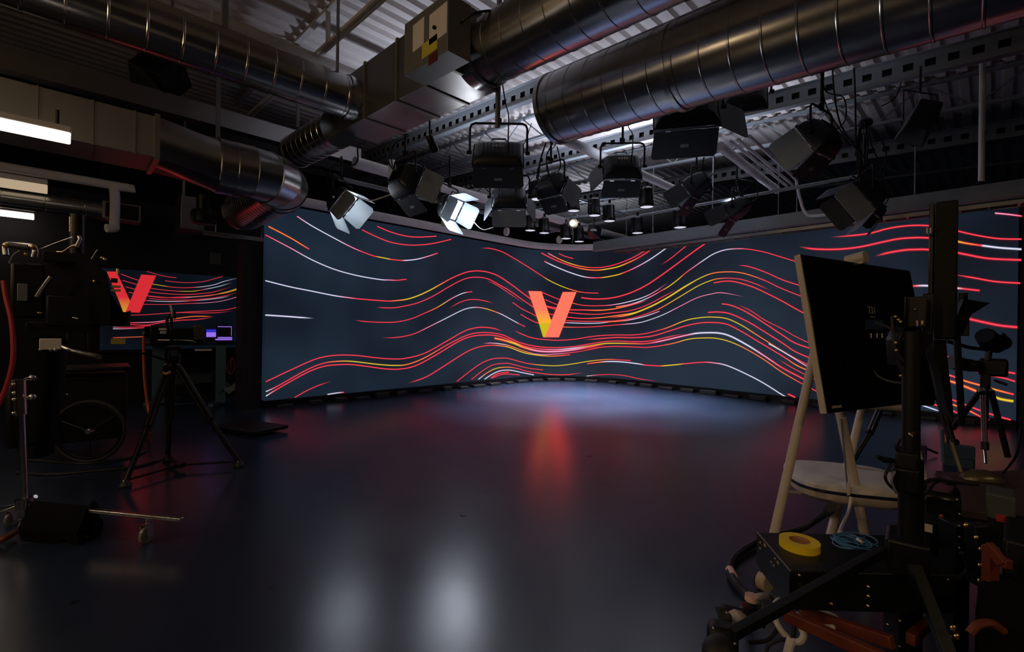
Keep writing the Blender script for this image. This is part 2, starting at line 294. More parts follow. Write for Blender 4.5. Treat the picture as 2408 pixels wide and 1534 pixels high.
TR = """B 13|A 118,875,O 300,970,O 400,1030,O 478,1077,R
B 11|A 90,950,R 300,1060,P 500,1170,W 700,1255,W 900,1310,W 1100,1345,W 1190,1350,P 1260,1352,R 1338,1343,R
B 11|A 370,785,P 500,870,W 700,980,W 850,1058,P 960,1105,R 1060,1140,R 1100,1147,Y 1180,1163,Y 1205,1168,R 1290,1176,R 1340,1176,W 1430,1166,W 1520,1143,P 1615,1112,R
B 11|A 945,905,R 1080,970,R 1200,1015,R 1330,1038,R 1450,1040,R 1580,1025,R 1735,990,R
B 11|A 1080,875,R 1200,925,R 1330,960,R 1450,970,R 1605,962,R
B 12|B 90,377,W 300,430,W 500,470,W 700,510,W 830,528,P 900,537,R 1050,550,R 1180,558,R 1260,553,O 1350,540,Y 1450,507,Y 1550,460,Y 1640,410,O 1720,365,R 1800,328,R 1880,300,R 1960,291,R 2050,300,R 2150,335,R 2257,405,R 2357,480 2432,535 2500,578 2590,605 2680,622 2800,635 2907,637 3040,640,O 3157,630,O 3257,610,O 3357,585,R 3477,550,f
B 10|B 1070,613,f 1150,618,R 1250,615 1400,585 1500,550 1600,500 1700,440 1800,385 1880,355 1960,347 2060,362 2180,425 2257,470 2357,540 2452,605 2540,650 2640,680 2762,700 2907,712 3057,705,O 3207,685,O 3357,660,Y 3507,600,Y 3657,520,Y 3807,425,Y 3957,345,Y 4057,310,O 4157,300,O 4257,302,O 4357,322,O 4507,375,R 4665,450,R 4900,545,R 5040,630,R
B 8|B 2045,378,f 2130,412,R 2250,490 2387,585,f
C 9|C 275,478,R 350,510 435,545 500,562,O 620,592,R 720,600 830,598 900,592,P 1000,575,W 1150,535,W 1270,480,P 1400,390,f
C 9|C 20,570,R 100,625 190,670 250,700 340,720 500,732 700,738 900,735 1050,715 1150,690 1240,658 1330,620,O 1500,520,Y 1650,430,Y 1750,385,Y 1830,362,O 1930,355,R 2050,368 2180,410 2310,470,f
C 8|C 310,545,R 415,590 535,618
C 9|C 325,610,R 400,632 520,658 650,672 770,675 900,662 1050,645 1200,598 1350,520 1480,450,f
C 14|C 860,708,f 1000,690,O 1100,665,Y 1250,603,Y 1400,523,Y 1550,428,Y 1650,375,f
C 9|C 92,675,R 160,715 245,752 350,756 480,750,P 560,752,W 680,755,W 800,752,W 880,742,O 980,735,O 1080,720,W 1200,690,W 1320,648,P
C 8|C 330,775,O 465,787,O 600,790,R 750,785 950,768 1100,755,W 1200,735,W 1350,680,W 1500,605,P 1650,530,P 1780,495,P 1880,485,P 2090,525,f
C 14|C 628,528,R 750,540 900,530 1050,490 1200,420 1350,320 1500,210 1650,100 1765,22
C 9|C 1325,245,f 1420,180,R 1500,115 1595,38
C 10|C 935,610,O 1050,590,P 1150,560,W 1250,515,P 1330,470,R 1400,430,Y 1480,370,Y 1550,310,R 1640,245,P 1720,190,W 1800,140,W 1900,105,W 2000,95,P 2100,98,R 2250,125,R 2408,172,R 2620,235,R 2800,275
C 11|C 2010,243,f 2100,250,R 2250,300,R 2408,370,R 2560,420 2650,450
C 13|C 1800,397,R 1900,382 2000,390 2150,435 2300,505 2408,560 2550,640 2650,690
C 10|C 30,815,f 100,850,R 200,885 320,900 430,905 560,897 700,875 820,862 950,858 1080,858 1200,845,R 1320,815 1400,790,O 1550,730,Y 1680,705,Y 1800,700,Y 1920,715,Y 2050,775,Y 2200,870,O 2408,1000,O 2550,1080,R 2680,1145,R 2780,1190,O
C 12|C 640,905,f 800,890,R 950,880 1100,882 1250,868 1400,825 1550,778 1680,752 1800,748 1920,765 2050,830 2200,920 2408,1045,R 2530,1125,O 2640,1175,O 2700,1200,Y 2770,1225,Y
C 13|C 1750,658,R 1850,655 1950,672 2100,740 2250,830 2408,930 2520,1005 2670,1070
C 13|C 1870,583,R 1950,595 2080,650 2250,755 2408,860 2520,930 2680,985
C 8|C 2010,590,f 2120,640,R 2250,725 2408,805 2520,870 2690,950
C 11|C 2286,935,W 2436,1020,W 2640,1145,P 2740,1190,P
C 9|C 2366,1070,f 2480,1140,R 2620,1215 2680,1245 2770,1285
B 11|B 95,1272,R 300,1175 500,1085 620,1050 750,1036 900,1040 1050,1058 1200,1070 1330,1065 1500,1020 1700,910 1850,825 1950,795 2030,790 2110,800 2195,825,f
B 11|B 95,1360,W 200,1310,R 450,1170,R 600,1110,R 720,1092,O 830,1090,Y 950,1102,Y 1100,1120,Y 1240,1128,Y 1350,1118,O 1500,1060,O 1700,945,R 1850,870,R 1950,842 2060,837 2180,855 2257,887 2357,930 2507,962 2657,970 2807,962 2957,938 3087,918 3207,912 3357,918 3507,910 3657,875 3807,845,f
B 12|B 95,1400,W 200,1335,R 450,1195 600,1138 720,1122 850,1120 1000,1138 1150,1158 1280,1160 1420,1130 1600,1035 1800,915 1920,870 2050,858 2160,870 2257,905 2377,955 2507,980 2657,988,P 2817,975,W 2957,955,Y 3087,935,Y 3207,932,Y 3337,935,O 3457,935,R 3577,915,P
C 17|C 1220,935,f 1320,915,P 1450,885,P 1560,860,P 1650,843,W 1750,838,W 1850,842,W 1950,870,W 2100,950,W 2250,1045,P 2408,1150,R 2560,1230,R 2670,1290,R
B 22|B 2118,886,O 2200,905,O 2300,935,Y 2377,968,O 2507,1000,P 2657,1005,P 2807,990,P 2957,965,R 3107,940,f
B 9|B 2010,935,f 2080,930,P 2170,937,W 2257,955,O 2377,1000,O 2507,1030,P 2657,1027,P 2817,1012,R 3057,975,f
B 11|B 1345,1285,f 1450,1255,R 1550,1210 1700,1115 1850,1020 1960,970 2080,950 2180,955,O 2257,970,Y 2377,1015,Y 2507,1038,Y 2637,1045,O 2787,1033,R
C 10|C 600,1010,f 750,975,R 900,960 1050,963 1200,968,R 1320,955,R 1450,930,O 1580,895,Y 1700,885,Y 1820,888,Y 1950,920,Y 2100,990,O 2250,1080,O 2408,1190,O 2600,1300,R 2660,1330 2770,1390
B 9|B 1785,1270,R 1900,1180 2000,1110 2100,1070 2200,1063 2257,1070 2407,1110 2557,1127,Y 2677,1130,Y 2807,1115,Y 2957,1090,Y 3107,1075,O 3207,1078,R 3322,1085,R
B 8|B 1915,1252,R 2000,1185 2100,1125 2200,1110 2257,1113 2407,1150 2547,1168
B 9|B 1975,1252,W 2050,1195,O 2130,1155,Y 2230,1143,O 2320,1155,R 2407,1180 2537,1200 2657,1210 2777,1208 2907,1188,f
B 10|B 2030,1250,W 2100,1205,W 2170,1175,W 2257,1170,W 2357,1190,W 2467,1212,W
B 13|B 2085,1240,R 2150,1200 2245,1187
B 9|B 2095,1240,R 2200,1205 2340,1212
C 12|C 680,1113,R 780,1100,O 880,1093,W 1000,1098,W 1120,1112,W 1200,1125,R 1320,1132,R 1370,1130,Y 1480,1120,Y 1550,1112,R 1700,1100,R 1800,1105,P 1920,1130,W 2100,1210,W 2250,1290,W 2408,1390,W 2441,1405,P
C 7|C 675,1222,W 780,1212,R 900,1208 1020,1220 1150,1248 1310,1268,f
B 9|B 350,1412,R 450,1355 560,1305 680,1265,f
B 11|B 640,1385,W 720,1372,W 785,1365,R
B 15|B 90,682,W 250,692,W 400,703,W 525,711,f
B 9|B 880,725,f 960,738,R 1100,745 1250,743 1380,715 1500,665 1600,620,O 1660,585,Y 1740,535,P 1830,492,W 1890,478,R 1920,475,R
B 8|B 1715,625,f 1800,575,R 1880,548 1960,545 2040,558 2110,578,f
B 9|B 1115,882,f 1250,880,R 1400,850 1550,780,P 1700,705,W 1830,640,W 1910,617,W 1980,615,P 2050,628,Y 2130,655,O 2190,680,W 2300,740,W 2340,762,R 2390,785,R
B 9|B 1990,90,f 2080,92,R 2180,120 2257,160 2407,250 2537,335 2607,378,Y 2707,425,Y 2807,460,O 2907,482,R 3037,488,R
C 12|C 275,132,R 400,195 550,250 650,275,O 760,285,O 850,275,Y 950,255,Y 1050,215,O 1150,165,R 1290,72,R
C 10|C 335,135,P 420,180,O 520,222,Y 620,250,O 720,262,R 820,258 950,228 1100,165 1250,75
C 11|C 300,205,R 370,240,W 500,295,W 620,335,W 700,350,P 780,352,R 850,345,Y 950,325,Y 1020,300,R 1120,255,P 1250,180,W 1420,60,W
C 9|C 430,137,R 480,160 555,182
G 13|G 690,972,f 900,955,R 1050,935 1200,895 1350,872 1480,866 1600,874 1775,905 1900,935 2050,965 2200,985 2390,988
G 15|G 415,1055,f 550,1075,R 750,1078 950,1058 1150,1015 1300,985 1450,975 1550,977 1680,985,O 1775,1000,Y 1900,1025,O 2020,1043,R 2060,1048,W 2200,1065,W 2390,1078,W
G 17|G 1090,1140,f 1200,1110,R 1350,1085 1450,1080 1548,1080 1775,1102 1900,1125 2100,1160 2385,1173
G 13|G 2150,758,P 2280,770,P 2408,787,R
D 15|D 1380,428,R 1430,425,R 1545,422,W 1780,440,W 1880,450,R 2015,465,R
D 14|D 1775,322,f 1950,350,R 2150,385 2375,400
D 20|D 1700,690,R 1775,695,R 1900,712,R 2050,745 2200,775 2350,790
D 13|D 1500,1012,R 1545,1020 1650,1035 1750,1055 1880,1080,f
D 13|D 1500,1070,R 1565,1080 1660,1095 1760,1115 1940,1165 2010,1185 2110,1215 2230,1240 2330,1270
D 15|D 1940,1165,R 2100,1175 2270,1190 2330,1200
D 14|D 1550,1150,W 1600,1165,W 1680,1195,W 1780,1225,R 1900,1270,O 2010,1300,O 2090,1325,Y 2200,1355,O 2318,1385,R
D 19|D 1560,1215,R 1620,1235,R 1680,1250 1780,1275,O 1900,1320,O 2000,1360,O 2090,1385,Y 2200,1425,Y 2315,1445,Y
D 13|D 1560,1350,R 1620,1380 1780,1435 1950,1500 2100,1555 2290,1610
D 13|H 1640,150,R 1710,172,O 1900,240,O 2020,300,R 2100,330,R
D 11|H 1505,160,R 1600,190 1750,240 1860,285
D 10|H 1490,195,W 1620,240,W 1660,252,f
D 12|D 320,1380,R 385,1412"""
def strokes(src, hit, o0, v, f, mi, cols, wmul=1., gain=1.):
    for k, line in enumerate(src.strip().split('\n')):
        head, body = line.split('|'); wd = float(head.split()[1]); toks = body.split(); ox, oy = ZO[toks[0]]
        pts = []; cs = []; cur = 'R'
        for t in toks[1:]:
            q = t.split(','); al = 1.
            if len(q) > 2:
                if q[2] == 'f': al = 0.
                else: cur = q[2]
            pts.append(V3((ox+float(q[0])/3.7625, oy+float(q[1])/3.7625, 0))); cs.append((CC[cur], al))
        sub = 5; sp = spline(pts, sub); off = o0+.0006*(k+1); hw = wd/3.7625/2*wmul*(.9 if toks[0] in 'GDH' else .63); base = len(v); n = len(sp)
        for i, p in enumerate(sp):
            j = min(i//sub, len(cs)-2); t = (i-j*sub)/sub; t = t*t*(3-2*t)
            (c0, h0), a0 = cs[j]; (c1, h1), a1 = cs[j+1]; al = a0+(a1-a0)*t
            mixc = lambda a, b: tuple(a[q]+(b[q]-a[q])*t for q in range(3))
            tg = (sp[min(i+1, n-1)]-sp[max(i-1, 0)]).normalized(); nm = V3((-tg.y, tg.x, 0)); tw = .45+.55*al
            for s_, core, a in ((-1.9, 0, 0), (-.85, 0, .8), (-.4, 1, 1), (.4, 1, 1), (.85, 0, .8), (1.9, 0, 0)):
                q = p+nm*(hw*s_*tw); v.append(hit(q.x, q.y, off)); cols.append(tuple(gain*x for x in (mixc(c0, c1) if core else mixc(h0, h1)))+(al*a,))
        for i in range(n-1):
            for r in range(5): a = base+i*6+r; f.append((a, a+1, a+7, a+6)); mi.append(1)
def screen_mats(prefix, ca, cb, sc):
    m = bpy.data.materials.new(prefix+'_screen'); m.use_nodes = True; nt = m.node_tree; b = nt.nodes['Principled BSDF']
    tc = nt.nodes.new('ShaderNodeTexCoord'); nz = nt.nodes.new('ShaderNodeTexNoise'); nz.inputs['Scale'].default_value = sc; nz.inputs['Detail'].default_value = 2
    nt.links.new(tc.outputs['Object'], nz.inputs['Vector'])
    mr = nt.nodes.new('ShaderNodeMapRange'); mr.inputs['From Min'].default_value = .35; mr.inputs['From Max'].default_value = .65; nt.links.new(nz.outputs['Fac'], mr.inputs['Value'])
    mx = nt.nodes.new('ShaderNodeMix'); mx.data_type = 'RGBA'; mx.inputs['A'].default_value = lin(ca)+(1,); mx.inputs['B'].default_value = lin(cb)+(1,)
    nt.links.new(mr.outputs['Result'], mx.inputs['Factor']); nt.links.new(mx.outputs['Result'], b.inputs['Emission Color'])
    b.inputs['Emission Strength'].default_value = 1; b.inputs['Base Color'].default_value = ((.012, .013, .015, 1) if sc < .5 else (.003, .003, .004, 1)); b.inputs['Specular IOR Level'].default_value = .3; b.inputs['Roughness'].default_value = .5
    m.cycles.emission_sampling = 'FRONT'
    g = bpy.data.materials.new(prefix+'_trails'); g.use_nodes = True; nt = g.node_tree; nt.nodes.clear()
    at = nt.nodes.new('ShaderNodeAttribute'); at.attribute_name = 'col'; e = nt.nodes.new('ShaderNodeEmission'); tr = nt.nodes.new('ShaderNodeBsdfTransparent')
    mxs = nt.nodes.new('ShaderNodeMixShader'); o = nt.nodes.new('ShaderNodeOutputMaterial')
    nt.links.new(at.outputs['Color'], e.inputs[0]); e.inputs[1].default_value = TRAIL_S
    nt.links.new(at.outputs['Alpha'], mxs.inputs[0]); nt.links.new(tr.outputs[0], mxs.inputs[1]); nt.links.new(e.outputs[0], mxs.inputs[2]); nt.links.new(mxs.outputs[0], o.inputs[0])
    return [m, g]
def screen_obj(name, v, f, mi, cols, mts, parent):
    org = ORG[parent.name]; me = bpy.data.meshes.new(name); me.from_pydata([q-org for q in v], [], f); me.update()
    for q in mts: me.materials.append(q)
    me.polygons.foreach_set('material_index', mi)
    ca = me.color_attributes.new('col', 'FLOAT_COLOR', 'POINT'); ca.data.foreach_set('color', [c for q in cols for c in q])
    o = bpy.data.objects.new(name, me); COL.objects.link(o); o.parent = parent; ORG[o.name] = org; return o
def logo_mat(name, ca, cb, z0, z1):
    m = bpy.data.materials.new(name); m.use_nodes = True; nt = m.node_tree; nt.nodes.clear()
    tc = nt.nodes.new('ShaderNodeTexCoord'); sp = nt.nodes.new('ShaderNodeSeparateXYZ'); nt.links.new(tc.outputs['Object'], sp.inputs[0])
    mr = nt.nodes.new('ShaderNodeMapRange'); mr.inputs['From Min'].default_value = z0; mr.inputs['From Max'].default_value = z1; nt.links.new(sp.outputs['Z'], mr.inputs['Value'])
    mx = nt.nodes.new('ShaderNodeMix'); mx.data_type = 'RGBA'; mx.inputs['A'].default_value = ca+(1,); mx.inputs['B'].default_value = cb+(1,)
    nt.links.new(mr.outputs['Result'], mx.inputs['Factor']); e = nt.nodes.new('ShaderNodeEmission'); nt.links.new(mx.outputs['Result'], e.inputs[0])
    o = nt.nodes.new('ShaderNodeOutputMaterial'); nt.links.new(e.outputs[0], o.inputs[0]); e.inputs[1].default_value = LOGO_S; return m
def hitpoly(pl, hit, off, th):     # a thin raised plate following the wall, subdivided downward so that it keeps to the curve
    mb = MB(); n = 10; ox, oy, (a, b, c, d) = pl   # a-b top edge, d-c bottom edge
    rows = []
    for i in range(n+1):
        t = i/n; l = V3(a).lerp(V3(d), t); r = V3(b).lerp(V3(c), t)
        q = [l.lerp(r, k/4) for k in range(5)]
        rows.append([hit(ox+p.x/3.7625, oy+p.y/3.7625, off) for p in q])
    v = [p for r in rows for p in r]; fs = [(i*5+k, i*5+k+1, i*5+k+6, i*5+k+5) for i in range(n) for k in range(4)]
    return mb.add(v, fs)
def video_wall():
    root = thing('video_wall', (7.5, 6.5, 0), 'huge dark video wall curving round the corner, glowing red and white trails and a V', 'video wall')
    v = []; f = []; mi = []; cols = []
    fp = wpath(0); bp = wpath(-.18)
    n = len(fp)
    for q, z in ((fp, ZB), (fp, ZT), (bp, ZB), (bp, ZT)): v += [V3((p.x, p.y, z)) for p in q]
    for i in range(n-1):
        for a, b in ((0, 1), (2, 3), (1, 3), (0, 2)): f.append((a*n+i, a*n+i+1, b*n+i+1, b*n+i)); mi.append(0)
    for i in (0, n-1): f.append((i, n+i, 3*n+i, 2*n+i)); mi.append(0)
    cols += [(0, 0, 0, 0)]*len(v)
    strokes(TR, wallhit, .001, v, f, mi, cols)
    ms = screen_mats('video_wall', (10, 17, 28), (28, 41, 56), .42)
    screen_obj('screen', v, f, mi, cols, ms, root)
    zt = wallhit(1285, 727).z; zb = wallhit(1285, 764).z
    LM = logo_mat('logo_yellow', lin((205, 185, 30)), (2.6, .2, .12), zb, zt)
    LC = logo_mat('logo_coral', (2.6, .19, .12), (2.6, .19, .12), 0, 1)
    hitpoly((1200, 560, ((465, 478, 0), (585, 478, 0), (430, 878, 0), (305, 878, 0))), wallhit, .054, 0).build('logo_stroke', LC, root, smooth=False)
    hitpoly((1200, 560, ((160, 470, 0), (275, 472, 0), (363, 735, 0), (247, 735, 0))), wallhit, .052, 0).build('logo_stroke', LM, root, smooth=False)
    o = [q for q in root.children if q.data.materials[0] == LM][0]
    mb = hitpoly((1200, 560, ((247, 735, 0), (363, 735, 0), (305, 878, 0), (290, 878, 0))), wallhit, .052, 0)
    me = o.data; bm = bmesh.new(); bm.from_mesh(me); vs = [bm.verts.new(p-ORG[root.name]) for p in mb.v]
    for q in mb.f: bm.faces.new([vs[i] for i in q])
    bmesh.ops.remove_doubles(bm, verts=bm.verts, dist=1e-4); bm.to_mesh(me); bm.free()
    # black base under the panels with a row of ballast blocks and connectors
    b = MB(); fp = wpath(.03); bp = wpath(-.2)
    for i in range(n-1): b.hexa([V3((p.x, p.y, 0)) for p in (fp[i], fp[i+1], bp[i+1], bp[i])], [V3((p.x, p.y, ZB)) for p in (fp[i], fp[i+1], bp[i+1], bp[i])])
    b.build('base_frame', M_black, root, smooth=False)
    path = wpath(.12, 24); acc = 0
    segs = [(path[i], path[i+1]) for i in range(len(path)-1)]; L = sum((b_-a_).length for a_, b_ in segs); d = .3; k = 0
    while d < L-.2:
        s_ = 0
        for a_, b_ in segs:
            l = (b_-a_).length
            if s_+l >= d: c = a_.lerp(b_, (d-s_)/l); t = (b_-a_).normalized(); break
            s_ += l
        nn = V3((-t.y, t.x, 0)); wd = random.uniform(.1, .2); hh = random.uniform(.05, .1)
        MB().bar(c-t*wd+UP*hh/2, c+t*wd+UP*hh/2, .14, hh).build('ballast_block', M_rubber, root, bev=.012)
        d += random.uniform(.42, .6)
    # white steel corner plate at the end of the base
    e = P(613, 950, 9.3)
video_wall()
# ------------------------------------------------------------------ second screen in the dark alcove
LT = """L 8|L 1300,295,R 1400,325 1480,342 1560,352
L 8|L 1460,378,R 1560,390 1680,395 1800,385 1880,365 1970,340
L 9|L 1070,318,R 1140,345 1220,372 1350,407,Y 1440,422,Y 1500,432,R 1600,440 1700,438,R 1800,430,W 1900,412,W 1980,385,W 2120,350,f
L 9|L 1085,375,R 1200,408 1340,445 1450,460,R 1560,470,R 1650,472,Y 1720,470,Y 1780,460,R 1860,445,W 1950,425,W 2060,390,f
L 9|L 1110,430,R 1200,455 1330,478 1500,495 1650,500 1800,490 1900,475 2050,430,f
L 10|L 1140,480,R 1300,510 1450,525 1600,530 1720,520,W 1850,510,O 1950,490,Y 2050,465,Y 2150,425,Y 2250,375,Y
L 9|L 1310,515,R 1450,528 1600,522 1750,518,O 1900,500,R 2000,485,O 2100,455,Y 2180,428,O 2250,402,O
L 8|L 1320,535,R 1450,546 1650,548 1850,535,R 2000,510 2100,480,f
L 9|L 1285,552,R 1400,560,W 1550,562,W 1700,555,R 1830,545,W 1950,530,W 2040,512,f
L 8|L 1270,587,R 1450,588 1650,580 1800,575,P 1950,560,P 2100,520,P 2250,460,f
L 9|L 1160,683,R 1300,678 1480,665 1650,655 1850,645 2000,635 2150,600 2250,575,f
L 9|L 1450,668,f 1600,660,R 1750,663 1900,662 2070,645,f
L 13|L 1150,750,R 1280,748,P 1400,740,P 1500,722,O 1580,710,O 1700,695,O 1800,693,O 1890,696,f
L 12|L 1150,765,R 1300,770,R 1450,745,R 1600,728,R 1750,720,R 1900,698,f
L 9|L 1000,788,P 1100,790,R 1250,783 1330,775
L 12|L 1000,803,W 1100,803,P 1250,795,R 1330,785
L 9|L 1000,882,R 1100,880,O 1270,873,O"""
def alcove():
    YA = 11.0
    root = thing('wall_display', (ony(420, 720, YA).x, YA, ony(420, 812, YA).z), 'wide display in the dark alcove, showing a red V beside curved light trails', 'display')
    x0 = ony(236, 700, YA).x; x1 = ony(599, 700, YA).x; zt = ony(430, 644, YA).z; zb = ony(430, 820, YA).z
    MB().box((x0-.04, YA, zb-.06), (x1+.03, YA+.08, zt+.03)).build('housing', M_black, root, bev=.01)
    hit = lambda px, py, off=0.: ony(px, py, YA-off)
    v = [V3(q) for q in ((x0, YA-.004, zb), (x1, YA-.004, zb), (x1, YA-.004, zt), (x0, YA-.004, zt))]; f = [(0, 1, 2, 3)]; mi = [0]; cols = [(0, 0, 0, 0)]*4
    strokes(LT, hit, .006, v, f, mi, cols, .85, .6)
    screen_obj('screen', v, f, mi, cols, screen_mats('wall_display', (4, 6, 11), (11, 20, 31), .8), root)
    z1 = ony(290, 700, YA).z-ORG[root.name].z; z0 = ony(290, 732, YA).z-ORG[root.name].z
    hitpoly((0, 560, ((1250, 323, 0), (1382, 332, 0), (1235, 662, 0), (1110, 655, 0))), hit, .03, 0).build('logo_stroke', logo_mat('alcove_red', lin((212, 44, 52)), lin((212, 44, 52)), 0, 1), root, smooth=False)
    hitpoly((0, 560, ((945, 296, 0), (1030, 298, 0), (1160, 575, 0), (1060, 575, 0))), hit, .028, 0).build('logo_stroke', logo_mat('alcove_grad', lin((205, 150, 45)), lin((214, 46, 52)), z0, z1), root, smooth=False)
    o = [q for q in root.children if q.data.materials and q.data.materials[0].name == 'alcove_grad'][0]; mb = hitpoly((0, 560, ((1060, 575, 0), (1160, 575, 0), (1112, 655, 0), (1090, 655, 0))), hit, .028, 0)
    bm = bmesh.new(); bm.from_mesh(o.data); vs = [bm.verts.new(p-ORG[root.name]) for p in mb.v]
    for q in mb.f: bm.faces.new([vs[i] for i in q])
    bmesh.ops.remove_doubles(bm, verts=bm.verts, dist=1e-4); bm.to_mesh(o.data); bm.free()
    # black painted partition the display hangs on
    MB().box((-6.9, YA+.1, 0), (XL+2.5, YA+.2, 3.75)).build('wall_alcove', M_curtain, smooth=False, kind='structure')
    one('alcove_mast', MB().box((XL-.34, CY+.1, 0), (XL-.04, CY+.5, 2.9)), M_curtain, 'black column beside the end of the video wall', 'column')
    e = ony(510, 607, YA-.05)
    one('wall_sign', MB().cbox((e.x, YA+.08, e.z), (.2, .02, .24)), M_gold, 'small dim notice on the black wall above the alcove display', 'sign')
alcove()
# ------------------------------------------------------------------ ducts
def seam_prof(L, r, pitch, h=.005, start=.0):
    pr = [(0, r)]; d = start or pitch*.6
    while d < L-.05:
        pr += [(d-.011, r), (d-.005, r+h), (d+.005, r+h), (d+.011, r)]; d += pitch
    return pr+[(L, r)]
def duct(p0, p1, r, pitch, mt, parent=None, name='barrel'):
    p0 = V3(p0); p1 = V3(p1); L = (p1-p0).length
    return MB().lathe(p0, p1-p0, seam_prof(L, r, pitch), 56).build(name, mt, parent)
def collar(parent, c, ax, r, mt=None):
    MB().lathe(V3(c)-V3(ax)*.03, ax, [(0, r), (0, r+.018), (.06, r+.018), (.06, r)], 56, False).build('collar', mt or M_galv, parent)
d = thing('round_duct', (0, 6.2, 4.33), 'long shiny round duct running into the boxy plenum, warm streak along its flank', 'duct', 'ceiling ducts')
duct((-5, 6.24, 4.6), (2.9, 6.17, 4.6), .27, .3, M_galv, d); collar(d, (2.75, 6.17, 4.6), (1, 0, 0), .27)
BD = thing('round_duct', (4.6, 0, 3.8), 'largest round duct, its near barrel thick with seams, hanging over the stage lights', 'duct', 'ceiling ducts')
ybd = 3.97
duct((4.6, ybd, 4.1+K*ybd), (4.66, -6, 4.1-K*6), .425, .27, M_galv, BD); collar(BD, (4.6, ybd, 4.1+K*ybd), (0, -1, 0), .425); collar(BD, (4.62, 2.3, 4.1+K*2.3), (0, -1, 0), .425)
d = thing('round_duct', (3.2, 1, 4.1), 'round duct leaving the plenum beside its control box, red glint underneath', 'duct', 'ceiling ducts')
duct((3.2, 3.93, 4.165+K*3.93), (3.25, -5, 4.165-K*5), .32, .27, M_galv, d); collar(d, (3.2, 3.75, 4.165+K*3.75), (0, -1, 0), .32)
# plenum
pl = thing('duct_plenum', (3.2, 5.3, 4.2), 'boxy sheet metal plenum joining the round ducts, its underside glowing red', 'duct')
def slab(mb, x0, x1, y0, y1, b, h): mb.hexa([(x0, y0, b+K*y0), (x1, y0, b+K*y0), (x1, y1, b+K*y1), (x0, y1, b+K*y1)], [(x0, y0, b+K*y0+h), (x1, y0, b+K*y0+h), (x1, y1, b+K*y1+h), (x0, y1, b+K*y1+h)]); return mb
slab(MB(), 2.88, 3.5, 3.93, 6.7, 3.92, .74).build('box', M_galv2, pl, bev=.008)
for y in (4.45, 5.06, 5.9): slab(MB(), 2.865, 3.515, y-.02, y+.02, 3.905, .77).build('flange', M_duct, pl)
slab(MB(), 2.87, 3.51, 3.9, 3.94, 3.91, .76).build('flange', M_duct, pl)
vb = thing('control_box', (2.76, 4.0, 4.12), 'grey control box hung on the plenum, two white sheets and a yellow label stuck on', 'control box')
slab(MB(), 2.6, 2.88, 3.63, 4.42, 3.9, .56).build('housing', mat('grey_box', (.2, .2, .19), .5, .5), vb, bev=.006)
def sticker(px, py, w, h, mt, name, lb=None):
    c = onx(px, py, 2.597); o = MB().cbox((2.598, c.y, c.z), (.006, w, h)).build(name, mt, vb, smooth=False)
    if lb: o['label'] = lb
sticker(1030, 56, .3, .3, M_paper, 'paper_sheet'); sticker(984, 82, .21, .28, M_paper, 'paper_sheet'); sticker(1010, 110, .27, .15, M_ylabel, 'label_sticker', 'yellow warning label'); sticker(1018, 137, .15, .1, M_redl, 'label_sticker', 'dark label with red mark')
MB().cyl((2.6, 3.83, 4.42), (2.57, 3.83, 4.42), .018).build('knob', M_black, vb)
cable('control_cable', [(2.75, 3.63, 4.45), (2.8, 3.5, 4.5), (2.95, 3.4, 4.55), (3.05, 3.45, 4.52)], .012, M_black, 'black cable looping from the control box to the round duct beside it')
d = thing('round_duct', (2.85, 7.6, 4.1), 'short round duct stub pointing away from the boxy plenum, closed at its far end', 'duct', 'ceiling ducts')
duct((2.86, 8.42, 4.465), (2.86, 6.68, 4.36), .27, .21, M_galv, d); collar(d, (2.86, 8.38, 4.465), (0, -1, 0), .265)
# rectangular duct, transition, segmented elbow
rd = thing('rectangular_duct', (-1, 6.4, 3.22), 'rectangular sheet metal duct above the nearest glowing tube light, red reflection below', 'duct')
MB().box((-5, 6.12, 3.22), (.69, 6.76, 3.65)).build('box', M_duct, rd, bev=.005)
for x in (-1.4, -.66, -.2, .18, .5): MB().box((x-.007, 6.112, 3.215), (x+.007, 6.768, 3.655)).build('seam', M_duct, rd)
MB().box((.66, 6.095, 3.195), (.705, 6.785, 3.675)).build('flange', M_galv2, rd)
eb = thing('duct_elbow', (1.4, 6.5, 3.0), 'square to round duct fitting with a shiny segmented elbow bending over the video wall', 'duct')
n = 32; c2 = V3((1.3, 6.52, 3.385)); r = .315
sq = []; rdv = []
for i in range(n):
    a = 2*PI*i/n+PI/4; ca, sa = math.cos(a), math.sin(a); k = 1/max(abs(ca), abs(sa))
    sq.append(V3((.705, 6.44+ca*k*.32, 3.435+sa*k*.215))); rdv.append(c2+V3((0, ca*r, sa*r)))
MB().loft([sq, rdv], False).build('transition', M_galv, eb)
def elbow(parent, c, r, br, n_g, x1):
    pts = [V3(c), V3(((c[0]+x1)/2, c[1], c[2])), V3((x1, c[1], c[2]))]
    for i in range(1, n_g+1):
        a = PI/2*i/n_g; pts.append(V3((x1+br*math.sin(a), c[1]+br*(1-math.cos(a)), c[2])))
    for i in range(len(pts)-1):
        ta = (pts[i+1]-pts[max(i-1, 0)]).normalized(); tb = (pts[min(i+2, len(pts)-1)]-pts[i]).normalized(); rings = []
        sg = (pts[i+1]-pts[i]).normalized(); rr = r+.003*(i % 2)
        for q, t in ((pts[i], ta), (pts[i+1], tb)):
            x = V3((0, 0, 1)); y = sg.cross(x); ring = []
            for k in range(40):
                e = x*math.cos(2*PI*k/40)+y*math.sin(2*PI*k/40); e *= rr; e -= sg*(e.dot(t)/sg.dot(t)); ring.append(q+e)
            rings.append(ring)
        MB().loft(rings, False).build('gore', M_galv, parent)
        MB().tube(rings[0], .008, 6, closed=True).build('seam', M_galv, parent)
    MB().tube(rings[1], .014, 6, closed=True).build('seam', M_galv, parent)
    return pts[-1]
e1 = elbow(eb, c2, r+.01, .52, 4, 1.66)
